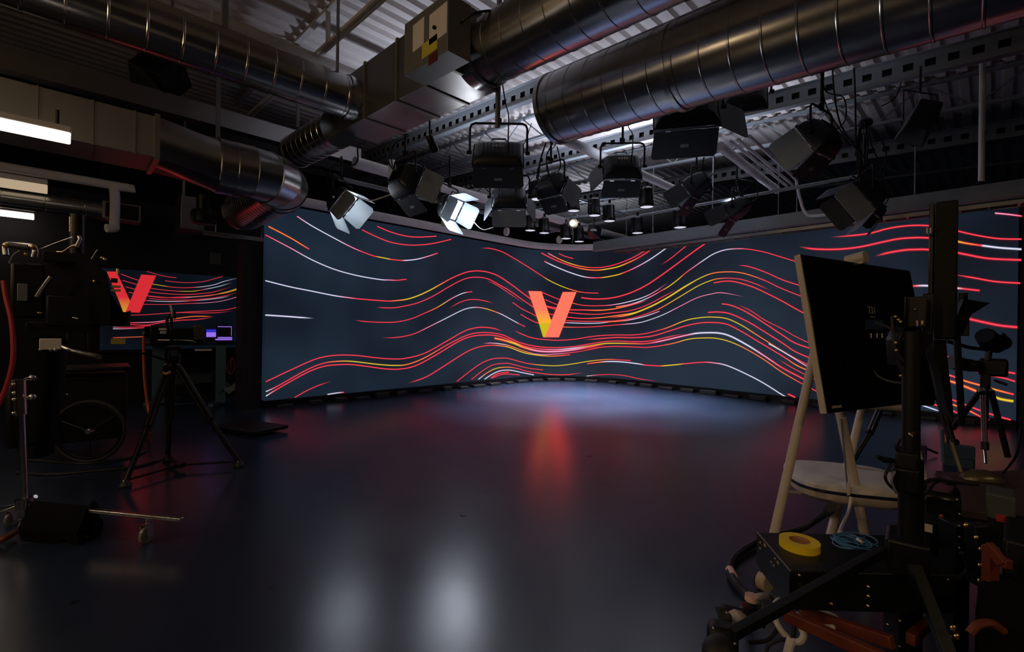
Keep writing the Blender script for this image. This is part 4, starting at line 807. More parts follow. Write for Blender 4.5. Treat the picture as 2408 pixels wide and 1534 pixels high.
# ------------------------------------------------------------------ equipment standing about, built square to the photographer
CAMB = Matrix((RT, FW, UP)).transposed().to_4x4()      # x to the side, y away, z up
def RD(px): r = ray(px, 767); return V3((r.x, r.y, 0)).normalized()
def cam_box(mb, x0, y0, x1, y1, d, th, rx=0):
    rd = RD((x0+x1)/2) if rx == 0 else FW; xr = V3((rd.y, -rd.x, 0)); c0 = P((x0+x1)/2, (y0+y1)/2, d)
    a = onp(x0, y1, c0, rd); b = onp(x1, y0, c0, rd); w = (b-a).dot(xr); h = b.z-a.z
    M = Matrix((xr, rd, UP)).transposed().to_4x4(); M.translation = a; s = MB(M @ Matrix.Rotation(math.radians(rx), 4, 'Z')); s.box((0, 0, 0), (w, th, h)); n = len(mb.v); mb.v += s.v; mb.f += [[n+i for i in f] for f in s.f]; mb.mi += [0]*len(s.f); return mb
def cb(name, x0, y0, x1, y1, d, th, mt, par=None, bev=.004, rx=0, **k): return cam_box(MB(), x0, y0, x1, y1, d, th, rx).build(name, mt, par, bev=bev, **k)
def ptube(name, pts, r, mt, par, sub=1, n=10):
    q = [P(*p) for p in pts]; return MB().tube(spline(q, sub) if sub > 1 else q, r, n).build(name, mt, par)
def caster(par, c, r=.05, mt=None):
    c = V3(c); w = MB().lathe(c+UP*r-RT*.014, RT, [(0, r*.8), (.004, r), (.024, r), (.028, r*.8)], 24).build('caster', M_cwheel, par)
    MB().lathe(c+UP*r-RT*.02, RT, [(0, r*.3), (.04, r*.3)], 16).build('hub', M_chrome, w)
    MB().prism([c+UP*(r*2.25)-RT*.02-FW*.03, c+UP*(r*2.25)-RT*.02+FW*.035, c+UP*r-RT*.02+FW*.012, c+UP*r-RT*.02-FW*.012], RT*.004).prism([c+UP*(r*2.25)+RT*.018-FW*.03, c+UP*(r*2.25)+RT*.018+FW*.035, c+UP*r+RT*.018+FW*.012, c+UP*r+RT*.018-FW*.012], RT*.004).bar(c+UP*(r*2.28)-FW*.03, c+UP*(r*2.28)+FW*.035, .042, .008).build('fork', M_chrome, w)
    return w
# --- chrome roller stand
base = onz(58, 1262, 0)
t = thing('roller_stand', base, 'chrome rolling stand with three bar legs, one leg under the black sandbag', 'stand')
dS = base.dot(FW)
ptube('column', [(60, 1235, dS), (50, 960, dS), (47, 905, dS)], .019, M_chrome, t, n=16); ptube('sleeve', [(51, 975, dS), (48, 893, dS)], .028, M_chrome, t, n=16)
ptube('side_rail', [(35, 980, dS), (32, 905, dS)], .008, M_chrome, t)
for y in (905, 925, 940, 972): MB().ball(P(32, y, dS-.02), .012, 8).build('bolt', M_chrome, t)
for y in (938, 893): ptube('clamp_knob', [(60, y, dS), (72, y-4, dS)], .012, M_chrome, t); MB().ball(P(76, y-4, dS), .022, 10).build('knob', M_silver, t)
ptube('hub', [(60, 1195, dS), (58, 1172, dS)], .05, M_chrome, t, n=16)
ptube('clamp_knob', [(66, 1180, dS), (84, 1168, dS)], .014, M_chrome, t)
def bar(name, a, b, w, h, mt, par): return MB().bar(a, b, w, h).build(name, mt, par, bev=.003)
cst = onz(343, 1277, 0); dC = cst.dot(FW)
end = P(428, 1222, dC-.05); l0 = P(62, 1186, dS)
bar('leg', l0, end, .035, .022, M_silver, t); caster(t, cst, .055); MB().cyl(cst+UP*.1, P(347, 1214, dC), .012, n=10).build('caster_stem', M_chrome, t)
k2 = onz(28, 1236, 0); bar('leg', P(60, 1184, dS), P(-40, 1222, dS-.05), .03, .02, M_silver, t); caster(t, k2, .05)
k3 = onz(60, 1252, 0); caster(t, k3, .045); bar('leg', P(56, 1186, dS), P(-60, 1206, dS+.25), .03, .02, M_silver, t)
# sandbag over the leg
sb = []; a0 = l0.lerp(end, .05); a1 = l0.lerp(end, .42); ax = (a1-a0).normalized(); sd = ax.cross(UP).normalized()
rings = []
for i in range(13):
    u = i/12; c = a0.lerp(a1, u); wv = 1+.1*math.sin(7*u)+.07*math.sin(15*u); hd = .2*wv*(1 if u < .95 else .96)
    prof = [(-.075, -hd), (-.095, -hd*.55), (-.06, -.06), (-.026, .014), (0, .03), (.026, .014), (.06, -.06), (.095, -hd*.6), (.075, -hd*1.03), (.03, -hd*.9), (.014, -.05), (0, -.02), (-.014, -.05), (-.03, -hd*.9)]
    rings.append([c+sd*x+UP*max(z, -c.z+.005) for x, z in prof])
bg = one('sandbag', MB().loft(rings), M_cloth, 'black sandbag draped over the leg of the chrome rolling stand', 'sandbag')
MB().tube(spline([a1+UP*.0, a1+UP*.06+ax*.02, a1+UP*.02+ax*.05], 4), .012, 6).build('strap', M_cloth, bg)
cable('orange_strap', [onz(-10, 1275, .03), onz(12, 1266, .05), onz(36, 1252, .04)], .02, M_orange, 'orange strap end on the floor beside the chrome rolling stand')
# --- studio camera with prompter hood on a wheeled dolly
dT = 3.5
t = thing('studio_camera', P(150, 1060, dT+.4), 'bulky black studio camera with a prompter hood, in the dark beside the alcove display', 'camera')
hd = MB(); q0 = [P(104, 606, dT), P(226, 622, dT), P(250, 640, dT), P(262, 700, dT), P(262, 765, dT), P(108, 765, dT)]
hd.prism(q0, RD(180)*.42).build('prompter_hood', M_cloth, t, bev=.01)
MB().prism([P(260, 690, dT+.1), P(290, 736, dT+.1), P(308, 730, dT+.1), P(306, 765, dT+.1), P(260, 768, dT+.1)], RD(290)*.3).build('lens_shade', M_blackp, t, bev=.006)
cb('camera_body', 22, 622, 108, 748, dT, .5, M_black, t, .02); cb('camera_body_panel', 108, 700, 250, 765, dT-.05, .35, M_blackp, t, .01)
cb('mount_plate', 60, 760, 235, 780, dT-.06, .5, M_black, t); cb('pan_head', 150, 775, 208, 828, dT, .2, M_blackp, t, .02)
ptube('carry_handle', [(14, 600, dT), (14, 576, dT), (40, 575, dT), (80, 582, dT), (80, 605, dT)], .02, M_silver, t, 4)
ptube('carry_grip', [(26, 576, dT), (72, 582, dT)], .026, M_rubber, t)
for x, y in ((78, 581), (15, 577)): MB().ball(P(x, y, dT-.02), .022, 10).build('bolt', M_brass, t)
cb('display_arm', 100, 600, 228, 612, dT-.02, .1, M_black, t)
ptube('mast', [(180, 605, dT+.1), (182, 505, dT+.1)], .045, M_black, t, n=14); ptube('mast_clip', [(165, 510, dT), (165, 545, dT)], .006, M_brass, t)
ptube('mast_connector', [(185, 556, dT), (188, 562, dT), (184, 572, dT), (180, 580, dT)], .012, M_silver, t, 4)
ptube('focus_lever', [(122, 650, dT-.1), (104, 674, dT-.1), (88, 698, dT-.1)], .018, M_silver, t, 4)
cb('ribbon_connector', 40, 668, 66, 708, dT-.04, .03, M_lensoff, t)
cb('white_box', 92, 797, 145, 823, dT-.15, .12, M_paper, t, label='pale box on the camera mount')
for x in (95, 119, 130): MB().ball(P(x, 823, dT-.17), .012, 8).build('bolt', M_silver, t)
ptube('pan_bar', [(145, 815, dT-.1), (172, 826, dT-.1), (232, 840, dT-.3)], .018, M_silver, t)
for x, y in ((88, 734), (122, 740), (136, 739)): cb('latch', x, y, x+12, y+5, dT-.08, .02, M_brass, t)
for x, y in ((240, 607), (246, 610), (222, 662), (60, 598)): MB().ball(P(x, y, dT-.02), .012, 8).build('bolt', M_brass, t)
ptube('tally_wire', [(215, 610, dT), (226, 592, dT), (230, 588, dT)], .004, M_silver, t, 3); ptube('wire', [(85, 590, dT), (130, 572, dT), (170, 558, dT)], .004, M_silver, t, 4)
ptube('wire', [(22, 620, dT-.05), (32, 600, dT-.05), (48, 590, dT-.05)], .006, M_lensoff, t, 4); ptube('wire', [(134, 592, dT), (148, 592, dT), (166, 580, dT), (182, 575, dT)], .005, M_brass, t, 3)
cb('cable_bracket', 260, 655, 277, 664, dT-.05, .05, M_blackp, t)
for y in (672, 681): cb('bracket_pin', 262, y, 284, y+4, dT-.05, .03, M_brass, t, .001)
ptube('antenna', [(276, 632, dT), (277, 645, dT)], .01, M_brass, t)
ptube('crown_rim', [(134, 746, dT-.05), (150, 743, dT-.07), (184, 750, dT-.05)], .006, M_silver, t, 4)
ptube('pedestal', [(86, 1062, dT+.4), (120, 800, dT+.2)], .11, M_black, t, n=20); cb('pedestal_skirt', 10, 900, 118, 1060, dT+.25, .5, M_blackp, t, .03)
for x in (103, 116, 158): MB().ball(P(x, 928, dT+.24), .007, 8).build('bolt', M_silver, t)
cable('red_cable', [P(8, 660, 3.2), P(14, 700, 3.2), P(26, 750, 3.2), P(31, 800, 3.2), P(30, 850, 3.2), P(18, 900, 3.2), P(0, 945, 3.2), P(-20, 980, 3.2)], .014, M_redc, 'dull red cable hanging from the bulky studio camera')
# spoked trolley wheel in the dark
w0 = onz(210, 1092, 0); dW = w0.dot(FW); wc = P(210, 1015, dW); rw = wc.z-.01
t = thing('equipment_trolley', onz(200, 1080, 0)+FW*.3, 'dark equipment trolley with one large spoked wheel, below the bulky studio camera', 'trolley')
cb('bin', 88, 880, 300, 1052, dW+.12, .5, M_blackp, t, .02); cb('deck', 80, 862, 310, 880, dW+.05, .6, M_black, t, .01)
wx = (FW*-1+RT*.25).normalized(); xx = UP.cross(wx).normalized()
wm = MB().tube([wc+(xx*math.cos(2*PI*i/48)+UP*math.sin(2*PI*i/48))*(rw-.018) for i in range(48)], .018, 8, closed=True).build('wheel', M_rubber, t)
MB().tube([wc+(xx*math.cos(2*PI*i/48)+UP*math.sin(2*PI*i/48))*(rw-.05) for i in range(48)], .012, 8, closed=True).build('rim', M_black, wm)
MB().lathe(wc-wx*.03, wx, [(0, .03), (.05, .03), (.06, .02)], 20).build('hub', M_silver, wm)
sp = MB()
for i in range(3):
    a = 2*PI*i/3+.6; sp.cyl(wc, wc+(xx*math.cos(a)+UP*math.sin(a))*(rw-.03), .008, n=6)
sp.build('spokes', M_black, wm)
cable('floor_cable', [onz(50, 1082, .012), onz(120, 1086, .012), onz(200, 1090, .012), onz(300, 1078, .012), onz(345, 1060, .012)], .014, M_rubber, 'black cable lying along the floor in front of the spoked wheel')
cable('floor_cable', [onz(40, 1112, .012), onz(120, 1116, .012), onz(220, 1108, .012), onz(320, 1098, .012), onz(380, 1080, .012)], .012, M_rubber, 'second black floor cable, nearer than the one touching the spoked wheel')
# --- camcorder on a tripod
ap = P(405, 868, 4.75); f1 = onz(295, 1146, 0); f2 = onz(562, 1099, 0); f3 = onz(395, 1085, 0)
t = thing('tripod', (f1+f2+f3)/3, 'black camera tripod with bronze leg clamps standing on the open floor', 'tripod')
for f_, a_ in ((f1, P(396, 872, 4.72)), (f2, P(420, 866, 4.72)), (f3, P(404, 880, 4.85))):
    lg = MB(); m1 = a_.lerp(f_, .52); m2 = a_.lerp(f_, .5); sd_ = (f_-a_).cross(FW).normalized()*.022
    lg.tube([a_+sd_, m1+sd_*.9], .02, 8); lg.tube([a_-sd_, m1-sd_*.9], .02, 8); lg.tube([m2, f_+UP*.05], .024, 10); o = lg.build('leg', M_black, t)
    MB().cyl(m1-UP*.03, m1+UP*.03, .034, n=12).build('leg_clamp', M_blackp, o); MB().lathe(f_, UP, [(0, .045), (.02, .05), (.05, .03), (.07, .02)], 14).build('rubber_foot', M_rubber, o)
    MB().ball(f_+UP*.06-FW*.02, .01, 8).build('foot_pin', M_brass, o)
MB().lathe(ap-UP*.06, UP, [(0, .06), (.05, .075), (.1, .075), (.13, .05)], 20).build('crown', M_black, t)
ptube('crown_clamp', [(383, 876, 4.68), (392, 880, 4.66), (402, 875, 4.68)], .018, mat('bronze', (.3, .16, .08), .4, .6), t, 3)
hh = P(408, 838, 4.75); MB().lathe(hh-UP*.09, UP, [(0, .04), (.04, .06), (.1, .06), (.14, .04)], 20).build('fluid_head', M_black, t); cb('head_plate', 384, 816, 425, 822, 4.68, .16, M_black, t)
cb('head_side', 396, 822, 422, 848, 4.66, .03, M_blackp, t, .006); cb('tiny_display', 402, 824, 418, 838, 4.655, .01, E_blued, t, .001)
ptube('pan_handle', [(398, 850, 4.7), (340, 832, 4.5), (312, 828, 4.4)], .01, M_black, t)
mid = (f1+f2+f3)/3+UP*.06
for f_ in (f1, f2, f3): MB().bar(mid, f_+UP*.06, .03, .014).build('spreader_arm', M_black, t)
MB().lathe(mid-UP*.02, UP, [(0, .05), (.04, .05)], 16).build('spreader_hub', M_black, t)
t = thing('camcorder', P(420, 816, 4.75), 'boxy black camcorder with a top handle, fixed on the black tripod', 'camera')
cb('body', 352, 766, 400, 814, 4.65, .2, M_blackp, t, .012); cb('rear_block', 398, 772, 480, 812, 4.7, .16, M_black, t, .01)
cb('data_label', 373, 772, 392, 777, 4.648, .006, M_paper, t, .001); cb('data_label', 376, 779, 391, 785, 4.648, .006, M_paper, t, .001)
cb('display_panel', 418, 774, 452, 788, 4.695, .008, mat('lcd_dim', (.09, .09, .05), .3), t, .001); cb('lens_hood', 455, 766, 478, 800, 4.7, .18, M_gold, t, .01)
ptube('top_handle', [(392, 770, 4.7), (394, 748, 4.7), (402, 742, 4.7), (404, 770, 4.7)], .014, M_black, t, 3); ptube('microphone', [(400, 718, 4.7), (406, 745, 4.7)], .01, M_silver, t); ptube('mic_clip', [(410, 730, 4.7), (411, 750, 4.7)], .012, M_black, t)
ptube('lower_rail', [(372, 800, 4.64), (445, 801, 4.64), (459, 806, 4.64)], .005, M_silver, t, 3)
cb('grip', 338, 768, 356, 796, 4.6, .1, M_cloth, t, .02); ptube('plug', [(336, 788, 4.55), (340, 780, 4.55)], .01, M_silver, t)
cable('orange_cable', [P(338, 792, 4.55), P(338, 840, 4.55), P(340, 890, 4.55), P(346, 945, 4.6), P(354, 1000, 4.7), onz(352, 1040, .012)], .012, M_orc, 'orange cable dropping straight from the boxy camcorder to the floor')
# --- standing desk with laptop far behind
fd = onz(470, 958, 0); dD = fd.dot(FW)
t = thing('standing_desk', fd, 'dark standing desk on blue green steel legs in front of the alcove', 'desk')
cb('desktop', 338, 806, 558, 813, dD, .75, M_black, t)
for x0, x1 in ((356, 388), (506, 532)):
    cb('leg', x0, 813, x1, 950, dD+.2, .1, M_teal, t); a = P((x0+x1)/2, 952, dD+.25); MB().bar((a.x-.28*FW.x, a.y-.28*FW.y, .035), (a.x+.5*FW.x, a.y+.5*FW.y, .035), .09, .06).build('foot', M_teal, t)
cb('cross_rail', 400, 943, 540, 953, dD+.1, .06, M_teal, t); cb('under_tray', 412, 880, 500, 905, dD+.4, .4, mat('dim_teal', (.02, .035, .04), .7), t)
cb('power_strip', 458, 821, 498, 826, dD+.1, .05, M_paper, t, .002)
t = thing('laptop', P(520, 806, dD+.3), 'open laptop with violet lit screen on the dark standing desk', 'laptop')
cb('screen_back', 508, 766, 549, 804, dD+.5, .02, M_black, t, .003)
for r_ in ((512, 768, 545, 769.4), (543.5, 768, 545, 790), (510, 789, 519, 791.5), (512, 793, 546, 796), (506, 797, 546, 800)): cb('screen_glow', *r_, dD+.49, .006, E_purple, t, 0)
for x in (516, 522, 527): MB().ball(P(x, 775, dD+.488), .006, 6).build('icon', M_paper, t)
cb('keyboard_base', 508, 802, 550, 806, dD+.2, .3, M_black, t, .002)
t = thing('tablet', P(497, 806, dD+.3), 'small blue and violet lit tablet standing beside the open laptop', 'tablet')
cb('case', 483, 774, 509, 805, dD+.42, .02, M_black, t, .003); cb('screen', 485, 782, 508, 793, dD+.41, .006, E_purple, t, 0); cb('screen_band', 485, 775, 508, 782, dD+.41, .006, E_blue, t, 0)
one('yellow_notice', MB().cbox(ony(278, 803, 10.98), (.2, .04, .1)), M_ylabel, 'small yellow notice stuck below the alcove display', 'sign')
cable('dangling_cables', [P(545, 840, dD+.2), P(534, 868, dD+.2), P(544, 880, dD+.2), P(552, 862, dD+.2), P(546, 842, dD+.2), P(540, 880, dD+.2)], .006, M_redc, 'thin reddish cable loop under the standing desk')
c = P(548, 912, dD+.3); one('crumpled_cloth', MB().add([c+RT*a*.1+UP*(.05*math.sin(a*3+b)+.03*b)+FW*b*.06 for b in range(-2, 3) for a in range(-2, 4)], [(i*6+j, i*6+j+1, i*6+j+7, i*6+j+6) for i in range(4) for j in range(5)]), mat('pale_cloth', (.2, .24, .24), .8), 'crumpled pale grey cloth hung by the desk leg nearest the video wall', 'cloth')
one('corner_plate', MB().prism([P(600, 940, 9.35), P(606, 938, 9.35), P(623, 941, 9.35), P(623, 952, 9.35), P(600, 952, 9.35)], FW*.05), mat('pale_steel', (.3, .42, .5), .5), 'pale blue steel plate at the foot of the video wall end', 'plate')
c = onz(590, 1035, 0); bx = MB(); bx.bar(onz(540, 998, .04), onz(640, 1012, .06), .5, .05)
one('floor_case', bx, M_blackp, 'flat black case lying open on the floor between the tripod and the video wall', 'case', bev=.01)
# ------------------------------------------------------------------ easel display seen from behind
TL = P(1884, 598, 2.55); TRp = P(2140, 637, 3.12); hv = TRp-TL
best = min((abs((P(1947, 973, 2+i*.005)-TL).normalized().dot(hv.normalized())), 2+i*.005) for i in range(300))
BL = P(1947, 973, best[1]); vv = BL-TL; nn = hv.cross(vv).normalized()      # nn points away from the photographer or towards
if nn.dot(TL-O0) < 0: nn = -nn
t = thing('easel_display', (TL+hv*.5+vv)*1. , 'big touch display on an easel, its black back with ports and a dangling cable showing', 'display')
MB().hexa([TL, TL+hv, TL+hv+vv, BL], [TL+nn*.036, TL+hv+nn*.036, TL+hv+vv+nn*.036, BL+nn*.036]).build('panel', M_glossb, t, bev=.004)
e = .004
def edge(a, b, w=.034):
    d_ = (b-a).normalized(); s_ = d_.cross(nn).normalized()*e
    MB().hexa([a-s_+nn*.004, a+s_+nn*.004, a+s_+nn*(.006+w), a-s_+nn*(.006+w)], [b-s_+nn*.004, b+s_+nn*.004, b+s_+nn*(.006+w), b-s_+nn*(.006+w)]).build('frame_edge', M_cream, t)
hx = hv.normalized()
edge(TL-hx*.003, BL-hx*.003, .03)
vn = vv.normalized()
cc = onp(2025, 615, TL-vn*.0, nn); cc = TL+hx*((cc-TL).dot(hx))
MB().tube([cc-vn*.035-nn*.03, cc-vn*.035+nn*.075], .036, 24).build('camera_pod', M_cream, t, label='cream webcam pod'); MB().tube([cc-vn*.035+nn*.075, cc-vn*.035+nn*.08], .03, 24).build('pod_lens', M_glassd, t); MB().bar(cc-nn*.02, cc+nn*.06, .06, .012).build('pod_foot', M_cream, t)
def onb(px, py, o=.002): return onp(px, py, TL, nn)-nn*o
def back_plate(x0, y0, x1, y1, mt, name, o=.003, th=.002):
    q = [onb(x0, y0, o), onb(x1, y0, o), onb(x1, y1, o), onb(x0, y1, o)]; return MB().prism(q, nn*th).build(name, mt, t, smooth=False)
MB().hexa([onb(1938, 637), onb(2120, 665), onb(2120, 667), onb(1938, 641)], [onb(1938, 637, .004), onb(2120, 665, .004), onb(2120, 667, .004), onb(1938, 641, .004)]).build('vent_slot', M_black, t)
back_plate(2035, 753, 2076, 775, E_blued, 'info_sticker'); back_plate(2036, 788, 2078, 806, M_black, 'port_panel')
for x in (2046, 2060, 2072): MB().cyl(onb(x, 785, .004), onb(x, 796, .004), .006, n=8).build('port_plug', M_silver, t)
TM = Matrix((hx, -vn, -nn)).transposed().to_4x4()
def btext(px, py, s, txt, nm, mt=M_text):
    M = TM.copy(); M.translation = onb(px, py, .004); return text_mesh(txt, s, M, nm, mt, t)
M_dimtext = mat('dim_print', (.4, .4, .4), .6)
btext(2050, 738, .062, '731', 'back_mark', M_dimtext); btext(2051, 748, .014, 'SAMSUNG', 'back_mark', mat('mid_print', (.22, .22, .22), .6)); btext(1967, 960, .02, 'SAMSUNG', 'front_mark', M_paper)
ptube('dangling_lead', [(2048, 792, 2.75), (2044, 830, 2.72), (2046, 860, 2.7), (2066, 886, 2.7), (2095, 898, 2.7), (2125, 902, 2.72)], .006, M_lensoff, t, 5)
# easel legs
t = thing('easel_stand', onz(1900, 1330, 0), 'cream tubular easel with four splayed legs and a padded grey tray', 'easel')
fA = onz(1798, 1357, .06); aA = P(1922, 800, 2.75)
def leg(a, b, r=.024, nm='leg'): return MB().tube([a, b], [r, r*1.1], 18).build(nm, M_cream, t)
leg(aA, fA); dA_ = 2.72
lC0 = P(1962, 905, 2.78); lC = onz(2052, 1345, .07); leg(lC0, lC, .025)
lD0 = P(2028, 955, 3.3); lD = onz(1938, 1322, .07); leg(lD0, lD, .024)
lE0 = P(2130, 960, 3.25); lE = onz(2205, 1262, .07); leg(lE0, lE, .024)
leg(aA, P(1962, 905, 2.78), .022, 'top_brace'); leg(lD0, lE0, .02, 'top_brace')
for q in (fA, lC, lD, lE):
    o = MB().lathe(V3((q.x, q.y, .055))-RT*.03+FW*-.01, (RT*.5-FW).normalized(), [(0, .05), (.006, .055), (.05, .055), (.056, .05)], 28).build('caster', M_beige, t); MB().lathe(V3((q.x, q.y, .055))-RT*.03+FW*-.004, (RT*.5-FW).normalized(), [(0, .056), (.03, .056)], 28).build('tyre', M_rubber, o)
# tray: a rounded square pad with a dark rim over a cream shell
tc = P(1989, 1128, 2.98); tx = (RT*.95-FW*.3).normalized(); ty = UP.cross(tx).normalized()
def sring(z, k, n=48):
    out = []
    for i in range(n):
        a = 2*PI*i/n; ca, sa = math.cos(a), math.sin(a); p = .62; x = abs(ca)**p*(1 if ca >= 0 else -1); y = abs(sa)**p*(1 if sa >= 0 else -1)
        out.append(tc+tx*x*.335*k+ty*y*.3*k+UP*z)
    return out
MB().loft([sring(0, 1.), sring(.02, .99), sring(.035, .93), sring(.045, .7), sring(.048, .3)]).build('tray_pad', M_seat, t)
MB().loft([sring(-.016, 1.01), sring(.002, 1.012)]).build('tray_rim', mat('navy_rim', (.012, .014, .04), .25), t)
MB().loft([sring(-.1, .62), sring(-.085, .85), sring(-.055, .97), sring(-.016, 1.)]).build('tray_shell', M_cream, t)
MB().cyl(P(1838, 1157, 2.74), P(1880, 1160, 2.85), .012).build('tray_strut', M_cream, t)
ptube('leg_groove', [(1978, 985, 2.75), (1993, 1150, 2.72), (1994, 1170, 2.72)], .005, M_lensoff, t); cb('cord_clip', 1991, 1138, 2000, 1165, 2.69, .02, M_cream, t)
cable('white_cable', [P(2001, 1170, 2.66), P(1996, 1200, 2.6), P(1982, 1232, 2.3), P(1974, 1256, 1.62)], .008, M_whitec, 'white cord hanging from the cream easel down to the black rack case')
# ------------------------------------------------------------------ black rack case with things on it
dB = 1.34; zt = P(1857, 1344, dB).z
def onT(px, py, o=0.): return onz(px, py, zt+o)
q = [onT(1857, 1344), onT(2250, 1353), onT(2196, 1256), onT(1779, 1252)]
pA, pB = q[0], q[1]; hv2 = (pB-pA); back = (q[3]-q[0]); back -= hv2.normalized()*back.dot(hv2.normalized())
back = q[3]-q[0]; q = [pA, pB, pB+back, pA+back]
t = thing('rack_case', (q[0]+q[2])/2-UP*.115, 'black metal rack case with bolts, holding a yellow tape roll and a blue cable coil', 'rack case')
MB().hexa([p-UP*.113 for p in q], q).build('housing', M_black, t, bev=.003)
fx = hv2.normalized(); fy = back.normalized()
def bolt(px, py, par, d_=None, r=.005, mt=M_brass, n=None):
    p = P(px, py, d_ or dB-.004); MB().lathe(p, n or -FW, [(0, r), (.003, r*.8), (.005, r*.3)], 10).build('bolt', mt, par)
for x, y in ((1880, 1353), (1957, 1354), (1955, 1420), (2042, 1380), (2042, 1402), (2041, 1425), (2227, 1362), (2157, 1393)): bolt(x, y, t)
MB().ball(P(1894, 1387, dB-.008), .011, 10).build('toggle', M_brass, t); MB().ball(P(1906, 1386, dB-.01), .011, 10).build('toggle', M_brass, t)
nl = -fx
for x, y in ((1788, 1276), (1798, 1281), (1800, 1285), (1788, 1290), (1823, 1314), (1814, 1322), (1829, 1322), (1831, 1326), (1820, 1331)):
    p = onp(x, y, pA, fx); MB().lathe(p, nl, [(0, .004), (.003, .003)], 8).build('bolt', M_brass, t)
MB().hexa([p+UP*.0005 for p in (q[0]+fy*.0, q[0]+fx*.004, q[3]+fx*.004, q[3])], [p+UP*.002 for p in (q[0], q[0]+fx*.004, q[3]+fx*.004, q[3])]).build('edge_strip', M_steel, t)
# tape roll
tp = onT(1880, 1281, .0); ro = .057
rc = onz(1880, 1272, zt+.022); rc.z = zt
t = thing('tape_roll', rc, 'roll of bright yellow tape lying flat on the black rack case', 'tape')
MB().loft([[rc+UP*h_+(RT*math.cos(2*PI*i/48)+FW*math.sin(2*PI*i/48))*r_ for i in range(48)] for h_, r_ in ((0, .03), (0, ro), (.024, ro), (.024, .03))], False, True).build('tape', M_yellow, t)
MB().loft([[rc+UP*h_+(RT*math.cos(2*PI*i/36)+FW*math.sin(2*PI*i/36))*r_ for i in range(36)] for h_, r_ in ((0, .027), (0, .03), (.024, .03), (.024, .027))], False, True).build('core', M_card, t)
MB().lathe(rc+UP*.01, UP, [(0, .0275), (.004, .0275)], 36).build('core_card', M_card, t)
# cable coil
random.seed(5); cp_ = onT(2000, 1281); pts = []
for i in range(12*7+1):
    a = 2*PI*i/12; k = i/84; r_ = .043+.012*math.sin(i*.9)+.01*math.sin(i*.37)
    pts.append(cp_+RT*(r_*1.12*math.cos(a)+.014*math.sin(k*9))+FW*(r_*.95*math.sin(a)+.012*math.cos(k*7))+UP*(.004+.014*k+.003*math.sin(i*.7)))
t = thing('cable_coil', cp_, 'coil of thin blue cable lying on the black rack case', 'cable')
MB().tube(spline(pts, 3), .0021, 6).build('coil', M_bluec, t); ptube('plug', [(2016, 1268, 1.5), (2027, 1276, 1.48)], .005, M_whitec, t)
# ------------------------------------------------------------------ monitor stand
dM = 1.42
t = thing('monitor_stand', P(2140, 1534, dM), 'thick black telescopic monitor column with clamps, standing before the easel display', 'stand')
ptube('column', [(2137, 1620, dM), (2142, 1080, dM)], .031, M_black, t, n=20); ptube('inner_column', [(2142, 1090, dM), (2143, 780, dM)], .0225, M_blackp, t, n=20)
cb('outer_channel', 2146, 800, 2164, 1020, dM-.01, .05, M_black, t); cb('clamp_block', 2104, 1070, 2160, 1112, dM-.05, .1, M_blackp, t, .006); cb('clamp_block', 2098, 1108, 2164, 1156, dM-.055, .11, M_black, t, .008)
ptube('clamp_lever', [(2104, 1084, dM), (2080, 1082, dM-.02), (2062, 1074, dM-.03)], [.007, .009, .005], M_blackp, t); ptube('latch', [(2139, 1020, dM-.03), (2145, 1024, dM-.04), (2150, 1018, dM-.03)], .004, M_brass, t, 3)
ptube('loop_wire', [(2116, 1070, dM-.03), (2108, 1050, dM-.03), (2116, 1032, dM-.03)], .005, M_black, t, 4)
cb('mount_plate', 2128, 697, 2180, 770, dM-.02, .03, mat('bracket_paint', (.012, .011, .009), .5, spec=.3), t); cb('mount_edge', 2126, 697, 2131, 774, dM-.03, .05, M_black, t); cb('mount_arm', 2168, 690, 2196, 790, dM, .05, M_black, t)
for x, y in ((2150, 728), (2173, 719), (2175, 744)): bolt(x, y, t, dM-.025, .003, M_silver)
cb('steel_tab', 2154, 754, 2160, 768, dM-.03, .01, M_silver, t, .001); cb('steel_tab', 2165, 754, 2172, 764, dM-.03, .01, M_brass, t, .001)
MB().prism([P(2126, 770, dM), P(2196, 780, dM), P(2196, 800, dM), P(2172, 830, dM), P(2164, 860, dM), P(2118, 860, dM), P(2112, 800, dM)], FW*.05).build('head_bracket', M_black, t, bev=.004)
for pts in ([(2098, 744, dM), (2102, 790, dM), (2108, 830, dM), (2150, 880, dM)], [(2110, 850, dM), (2130, 890, dM), (2150, 930, dM)], [(2060, 760, 1.5), (2090, 770, 1.46), (2126, 800, 1.42)]): ptube('stand_cable', pts, .005, M_rubber, t, 5)
for x, y in ((2106, 745), (2113, 752), (2118, 757), (2107, 806), (2108, 824), (2118, 884)): MB().ball(P(x, y, dM-.03), .0045, 8).build('screw', M_brass, t)
ptube('wire_loop', [(2098, 1090, dM-.04), (2082, 1118, dM-.05), (2090, 1140, dM-.05), (2112, 1158, dM-.04)], .004, M_black, t, 5); ptube('wire_loop', [(2104, 1110, dM-.05), (2096, 1130, dM-.06), (2108, 1160, dM-.05)], .0035, M_lensoff, t, 5)
cb('foot_block', 2080, 1290, 2190, 1340, dM-.06, .14, M_black, t, .01)
dl = [P(2078, 1296, dM-.06), P(1900, 1392, 1.22), P(1722, 1492, 1.12)]
MB().bar(dl[0], dl[2], .022, .026).build('stabiliser_leg', M_black, t, bev=.002)
MB().bar(P(2150, 1330, dM-.1), P(2270, 1640, dM-.3), .03, .022).build('stabiliser_leg', M_black, t, bev=.002)
MB().bar(P(2110, 1340, dM-.02), P(2110, 1640, dM-.02), .06, .04).build('frame_post', M_blackp, t, bev=.003)
for x, y in ((2116, 1460), (2115, 1520), (2101, 1415), (2087, 1468), (2164, 1392)): bolt(x, y, t, dM-.07, .004, M_brass)
